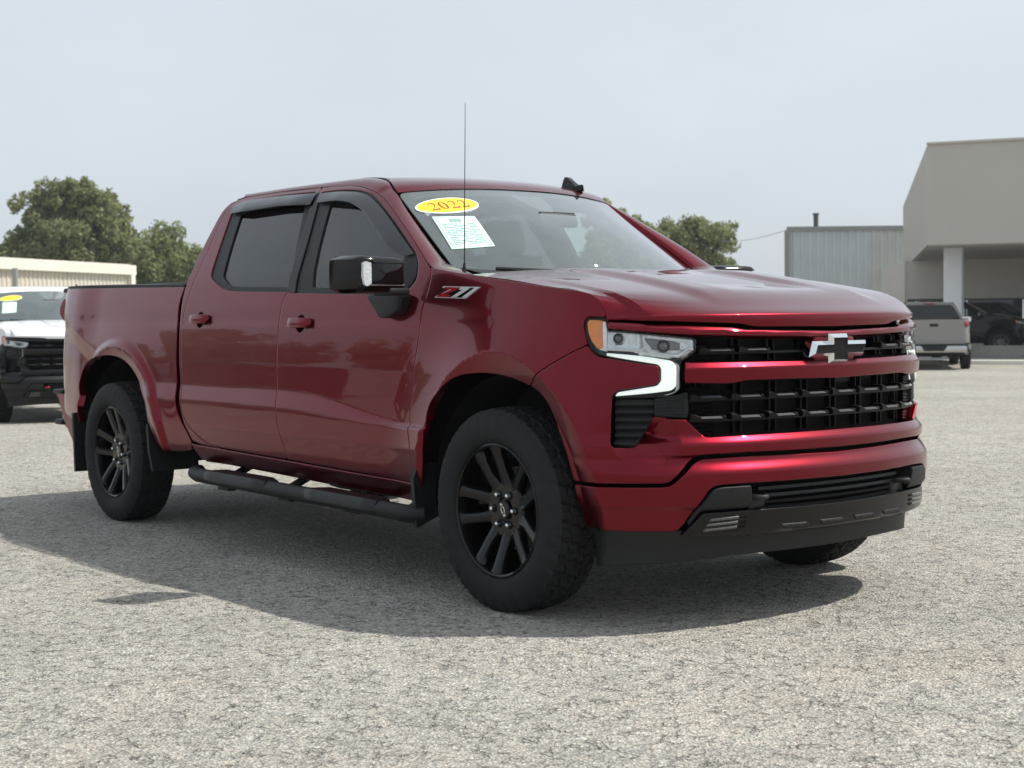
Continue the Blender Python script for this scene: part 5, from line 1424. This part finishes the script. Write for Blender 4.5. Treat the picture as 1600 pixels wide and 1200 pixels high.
TREES = [
    (-97.4, 36.8, 11.6, 13.0, 18, 30000, 0, 11, 'oak_tree', 'tall broad olive-green tree rising behind the cream metal shed'),
    (-101, 43.0, 9.0, 10.0, 12, 20000, 1, 5, 'oak_tree', 'mid-height tree on the right shoulder of the tallest tree'),
    (-96, 47.0, 6.6, 6.2, 9, 11000, 1, 7, 'bushy_tree', 'low light-green tree over the right end of the cream shed'),
    (-94, 51.5, 7.0, 6.0, 8, 10000, 2, 23, 'bushy_tree', 'dull green tree just left of the red cab'),
    (-100, 25.0, 5.4, 8.0, 8, 9000, 2, 31, 'bushy_tree', 'low tree at the far left above the cream shed roof'),
    (-69.5, 63.6, 9.3, 5.6, 10, 13000, 1, 13, 'bushy_tree', 'tallest green tree right of the red cab, behind the hood'),
    (-69.5, 68.2, 8.7, 7.5, 12, 18000, 0, 17, 'bushy_tree', 'rounded tree in the middle of the row behind the hood'),
    (-69.3, 71.0, 6.7, 5.0, 10, 14000, 1, 19, 'bushy_tree', 'smallest tree, next to the grey metal hall'),
    (-62.6, 55.5, 6.6, 5.0, 8, 6000, 0, 37, 'bushy_tree', 'tree seen through the cab windows behind the red truck'),
    (-112, -44, 11, 12, 9, 5000, 0, 41, 'roadside_tree', 'tree in the row across the lot, behind the camera, farthest west'),
    (-96, -46, 13, 13, 9, 5000, 2, 43, 'roadside_tree', 'tallest tree in the row across the lot behind the camera'),
    (-82, -45, 10, 12, 9, 5000, 0, 47, 'roadside_tree', 'third tree in the row behind the camera'),
    (-68, -47, 12, 12, 9, 5000, 1, 53, 'roadside_tree', 'fourth tree in the row behind the camera'),
    (-54, -45, 9, 12, 9, 5000, 2, 59, 'roadside_tree', 'low tree in the row behind the camera'),
    (-40, -48, 12, 13, 9, 5000, 0, 61, 'roadside_tree', 'tree in the row behind the camera, nearest the street'),
]
_rg = random.Random(3)
OAK = []
for lu, lv, lr in ((115, 335, 58), (72, 335, 46), (160, 332, 46), (48, 372, 44), (186, 368, 42), (120, 375, 62), (98, 305, 32), (138, 303, 32), (165, 312, 24), (205, 392, 26), (30, 390, 34), (75, 395, 45), (165, 398, 42), (120, 410, 50)):
    for q in (-1, 1):
        dp = q*_rg.uniform(.4, 2.0); la = (lu-115)/21.5
        OAK.append((la*.62 - dp*.78, la*.785 + dp*.62, (494-lv)/21.5+1.6, lr/21.5*.80))
for i, (x, y, h, w, nb_, n, li, sd, nm, lab) in enumerate(TREES):
    tree(nm, lab, x, y, h, OAK if i == 0 else blobs(sd, w, h, nb_), n*2 if i < 9 else n, (.36 if i >= 9 else .155), LEAF[li], sd, 'trees along the edge of the lot' if i < 9 else 'trees in the row behind the camera')

# cable
mb = MB()
for dz in (0, -.9):
    mb.tube([(-80 + 40*t, 50-4*t+2*t, 6.2+dz - 1.2*4*t*(1-t)) for t in np.linspace(0, 1, 2)], .03, 5)
cbl = MB().tube([(-51.05+(-35.6+51.05)*t + 0, 54.04+(41.0-54.04)*t, 5.01-.55*t - .10*4*t*(1-t)) for t in np.linspace(-.2, 1.0, 14)], .014, 5).build('power_cable', B['cable'], None); tag(cbl, 'thin overhead cable left of the grey metal hall', 'cable')

# ---------------------------------------------------------------- other vehicles
SKIP = {'digit', 'badge', 'badge_ground', 'badge_letter', 'lug_nut', 'lug_pocket', 'cap_emblem', 'print', 'rib', 'emblem', 'emblem_face', 'emblem_mount', 'running_board', 'mud_flap', 'louvre', 'grille_post', 'skid_slot', 'fog_slot', 'antenna', 'brake_disc', 'window_visor', 'glass_border'}
def base(n): return n.split('.')[0]
def copy_vehicle(name, label, cat, loc, rz, swap, skip=(), group=None, over={}):
    t = thing(name, label, cat, loc, rz, group)
    def rec(o, par):
        if base(o.name) in SKIP or base(o.name) in skip: return
        c = o.copy(); COL.objects.link(c); c.parent = par
        m0 = o.data.materials[0]; r = over.get(base(o.name)) or swap.get(m0.name)
        if r is not None:
            c.material_slots[0].link = 'OBJECT'; c.material_slots[0].material = r
        for ch in list(o.children): rec(ch, c)
    for ch in list(T.children): rec(ch, t)
    return t
RN = M['red'].name; off_lamp = M['lampgrey']
def zg(x, y): return float(gz(x, y))
wv_ = copy_vehicle('pickup_truck', 'white pickup truck with black grille, parked nose-on at the left edge', 'pickup truck', (-13.75, 2.85, 0), R(-9), {RN: M['white'], M['drl'].name: M['gloss']}, skip=('price_sheet',) if False else (),
    over={'front_bumper': M['plastic'], 'fascia': M['gloss'], 'grille_middle_bar': M['gloss'], 'grille_top_bar': M['gloss'], 'emblem_mount': M['gloss'], 'tow_hook': M['redink']})
sv_ = copy_vehicle('pickup_truck', 'pewter grey pickup truck seen from behind, near the white portico column', 'pickup truck', (0, 0, 0), R(130), {RN: M['silver'], M['drl'].name: M['gloss']}, skip=('year_sticker', 'price_sheet', 'bed_cover'), over={'rear_bumper': M['satin']})
bv_ = copy_vehicle('pickup_truck', 'black pickup truck parked side-on under the beige portico', 'pickup truck', (0, 0, 0), R(40), {RN: M['black_paint'], M['drl'].name: M['gloss']}, skip=('year_sticker', 'price_sheet'), over={'wheel': M['lampgrey']})
def put(o, h, local, world_):
    c, s = math.cos(R(h)), math.sin(R(h)); o.location = (world_[0]-(c*local[0]-s*local[1]), world_[1]-(s*local[0]+c*local[1]), world_[2])
put(wv_, -9, (0, 0), (-15.69, 3.51, -.185))
sv_.scale = (1, 1, .955)
put(sv_, 130, (-3.745, -.86), (-19.6, 30.0, -.345))
put(bv_, 40, (0, -.86), (-26.5, 41.9, -.30))

rv_ = copy_vehicle('pickup_truck', 'black pickup truck parked across the lot behind the photographer', 'pickup truck', (-20.8, -12.0, zg(-23, -12)), 0, {RN: M['black_paint'], M['drl'].name: M['gloss']}, skip=('year_sticker', 'price_sheet'))

for o_ in (T, wv_, sv_, bv_, rv_): o_['group'] = 'pickup trucks parked on the lot'

# ---------------------------------------------------------------- thin summer haze
hz = bpy.data.materials.new('summer haze'); hz.use_nodes = True; N, L = nt(hz); N.clear()
o_ = N.new('ShaderNodeOutputMaterial'); v_ = N.new('ShaderNodeVolumePrincipled'); v_.inputs['Color'].default_value = (.93, .96, 1, 1)
v_.inputs['Density'].default_value = .0004; v_.inputs['Anisotropy'].default_value = .25
L.new(v_.outputs[0], o_.inputs['Volume'])
hzo = MB().box((-100, 100, 5.75), (620, 620, 14.5)).build('haze', hz, None, 0); hzo['kind'] = 'stuff'
